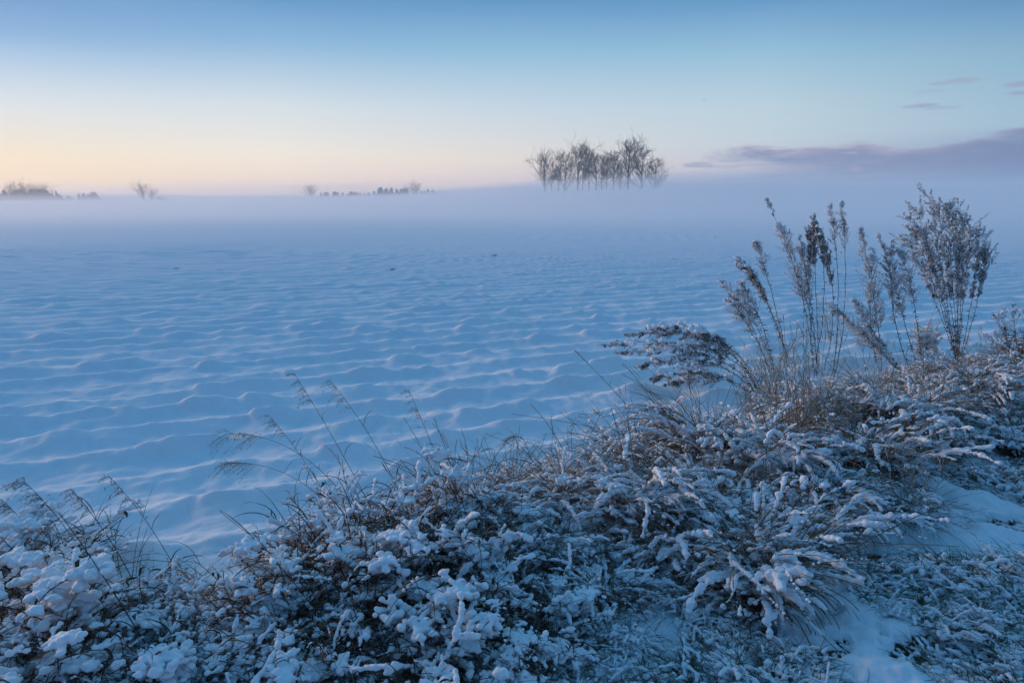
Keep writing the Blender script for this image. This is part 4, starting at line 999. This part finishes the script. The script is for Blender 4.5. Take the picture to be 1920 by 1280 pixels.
CULMS = [
 ((865, 985), (818, 855), (766, 730), 'panicle', 0.6, 'thin straight stem with a few seeds at its tip, rightmost of the middle group'),
 ((752, 930), (695, 820), (622, 716), 'panicle', 0.9, 'tall stem with a drooping open seed head, left of the rightmost thin one'),
 ((700, 960), (630, 830), (552, 700), 'panicle', 0.9, 'tallest stem of the middle group, its loose head tipped left'),
 ((622, 950), (568, 860), (505, 780), 'panicle', 0.8, 'stem with a short frosted head between the tallest stem and the feathery ones'),
 ((668, 960), (560, 850), (432, 812), 'panicle', 1.6, 'arching stem with a long feathery head bowed to the left, upper one'),
 ((640, 970), (540, 890), (428, 868), 'panicle', 1.4, 'arching feathery stem below the upper bowed one'),
 ((610, 1090), (515, 1035), (412, 958), 'bare', 1.0, 'bare thin stem slanting over the shadowed field left of the middle mound'),
 ((372, 1150), (290, 1000), (205, 893), 'panicle', 0.6, 'thin stem with a wispy tip leaning left, right of the left edge group'),
 ((262, 1115), (205, 1010), (132, 915), 'panicle', 0.9, 'stem with a dark nodding seed head, second group from the left edge'),
 ((225, 1160), (130, 1000), (42, 900), 'panicle', 1.4, 'tall stem with a large drooping panicle near the left edge'),
 ((330, 1300), (200, 1090), (110, 960), 'bare', 1.0, 'long dark bare stem crossing in front of the left thicket'),
 ((110, 1090), (60, 1000), (2, 935), 'panicle', 1.2, 'stem with a pale seed head cut by the left edge'),
 ((1078, 890), (1040, 815), (995, 757), 'bare', 1.0, 'short bare dark stem above the middle ridge'),
 ((1225, 820), (1158, 740), (1078, 657), 'foxtail', 1.0, 'dark stem with a slim foxtail tip left of the drooping horizontal weed'),
 ((1262, 800), (1225, 745), (1168, 682), 'foxtail', 1.0, 'stem with a thin foxtail head just under the drooping horizontal weed'),
 ((1290, 850), (1130, 805), (960, 776), 'bare', 1.0, 'thin stem lying almost flat over the ridge towards the left'),
 ((845, 925), (903, 835), (925, 880), 'fold', 1.0, 'dark stem folded into a sharp point above the ridge end'),
 ((735, 950), (745, 878), (752, 912), 'fold', 1.0, 'broken stem with its leaf hanging down on the middle mound'),
 ((640, 1060), (545, 935), (560, 1000), 'bare', 1.0, 'short stem curving back over the mound'),
 ((175, 1080), (162, 1010), (140, 965), 'bare', 1.0, 'short thin upright stem behind the left thicket'),
 ((1000, 900), (985, 830), (955, 822), 'panicle', 1.0, 'bowed stem with a dense frosted head at the left end of the ridge'),
 ((700, 1275), (590, 1140), (475, 1000), 'bare', 1.0, 'long pale stem slanting across the middle mound to its left end'),
 ((1330, 930), (1240, 860), (1140, 800), 'bare', 1.0, 'thin stem slanting across the ridge below the foxtail stems'),
 ((860, 1110), (870, 1000), (840, 900), 'bare', 1.0, 'thin upright stem on the right shoulder of the middle mound'),
 ((1440, 1110), (1320, 1030), (1180, 1060), 'bare', 1.0, 'bowed frosted stalk bridging from the big tussock to the left'),
]
for i, (f, b, tp, hd, hs, lb) in enumerate(CULMS):
    culm(lb, f, b, tp, hd, hs, -1, i, DARKLEAF if hd in ('fold', 'bare') or 'dark' in lb else DRYSTEM, 0.0029 if 'dark' in lb else 0.0024)

# ------------------------------------------------------------------ small dead tufts poking out of the field snow
for i, (u, v, s, lb) in enumerate([(735, 509, 0.9, 'dark dead tuft poking from the field snow, nearest and largest of the far ones'), (412, 512, 0.6, 'small dark tuft in the field snow left of the largest one'),
                                   (925, 481, 0.8, 'tiny dark tuft in the field snow right of the largest one'), (330, 509, 0.5, 'tiny speck of dead plant in the field snow on the left'),
                                   (475, 500, 0.5, 'tiny dead tuft in the field snow between two others on the left'), (1118, 789, 0.35, 'little twig poking from the snow beside the ridge'), (1340, 446, 0.8, 'distant dark tuft in the field left of the tall weeds')]):
    p = hit(u, v); h, _ = fine_h(np.array([p[0]]), np.array([p[1]])); g = ground_z(p[0], p[1]) + float(h[0])
    r = np.random.default_rng(400+i); keep, rng = rng, r
    mb, sn = MB(), MB(); n = 26; a = r.uniform(0, 2*pi, n)
    P, th = arcs(np.zeros((n, 3)) + r.normal(size=(n, 3))*[.05, .05, 0], a, r.uniform(0.08, 0.22, n), np.radians(r.uniform(10, 60, n)), np.radians(r.uniform(60, 130, n)), np.full((n, 1), 1.0), 6, 0.1)
    ribbons(mb, P, np.full((n, 6), 0.012)*np.array([1, 1, 1, .8, .6, .1])[None])
    pillow(sn, P[:8, 3], r.uniform(0.012, 0.03, 8), 4)
    t = thing('dead_tuft', lb, 'dead plant', (p[0], p[1], g-0.01), 0, s, 'dead tufts poking from the field snow')
    obj('withered_leaf', mb.mesh('withered_leaf', DARKLEAF), t, kind='stuff'); obj('snow', sn.mesh('snow', SNOW), t, kind='stuff')
    rng = keep
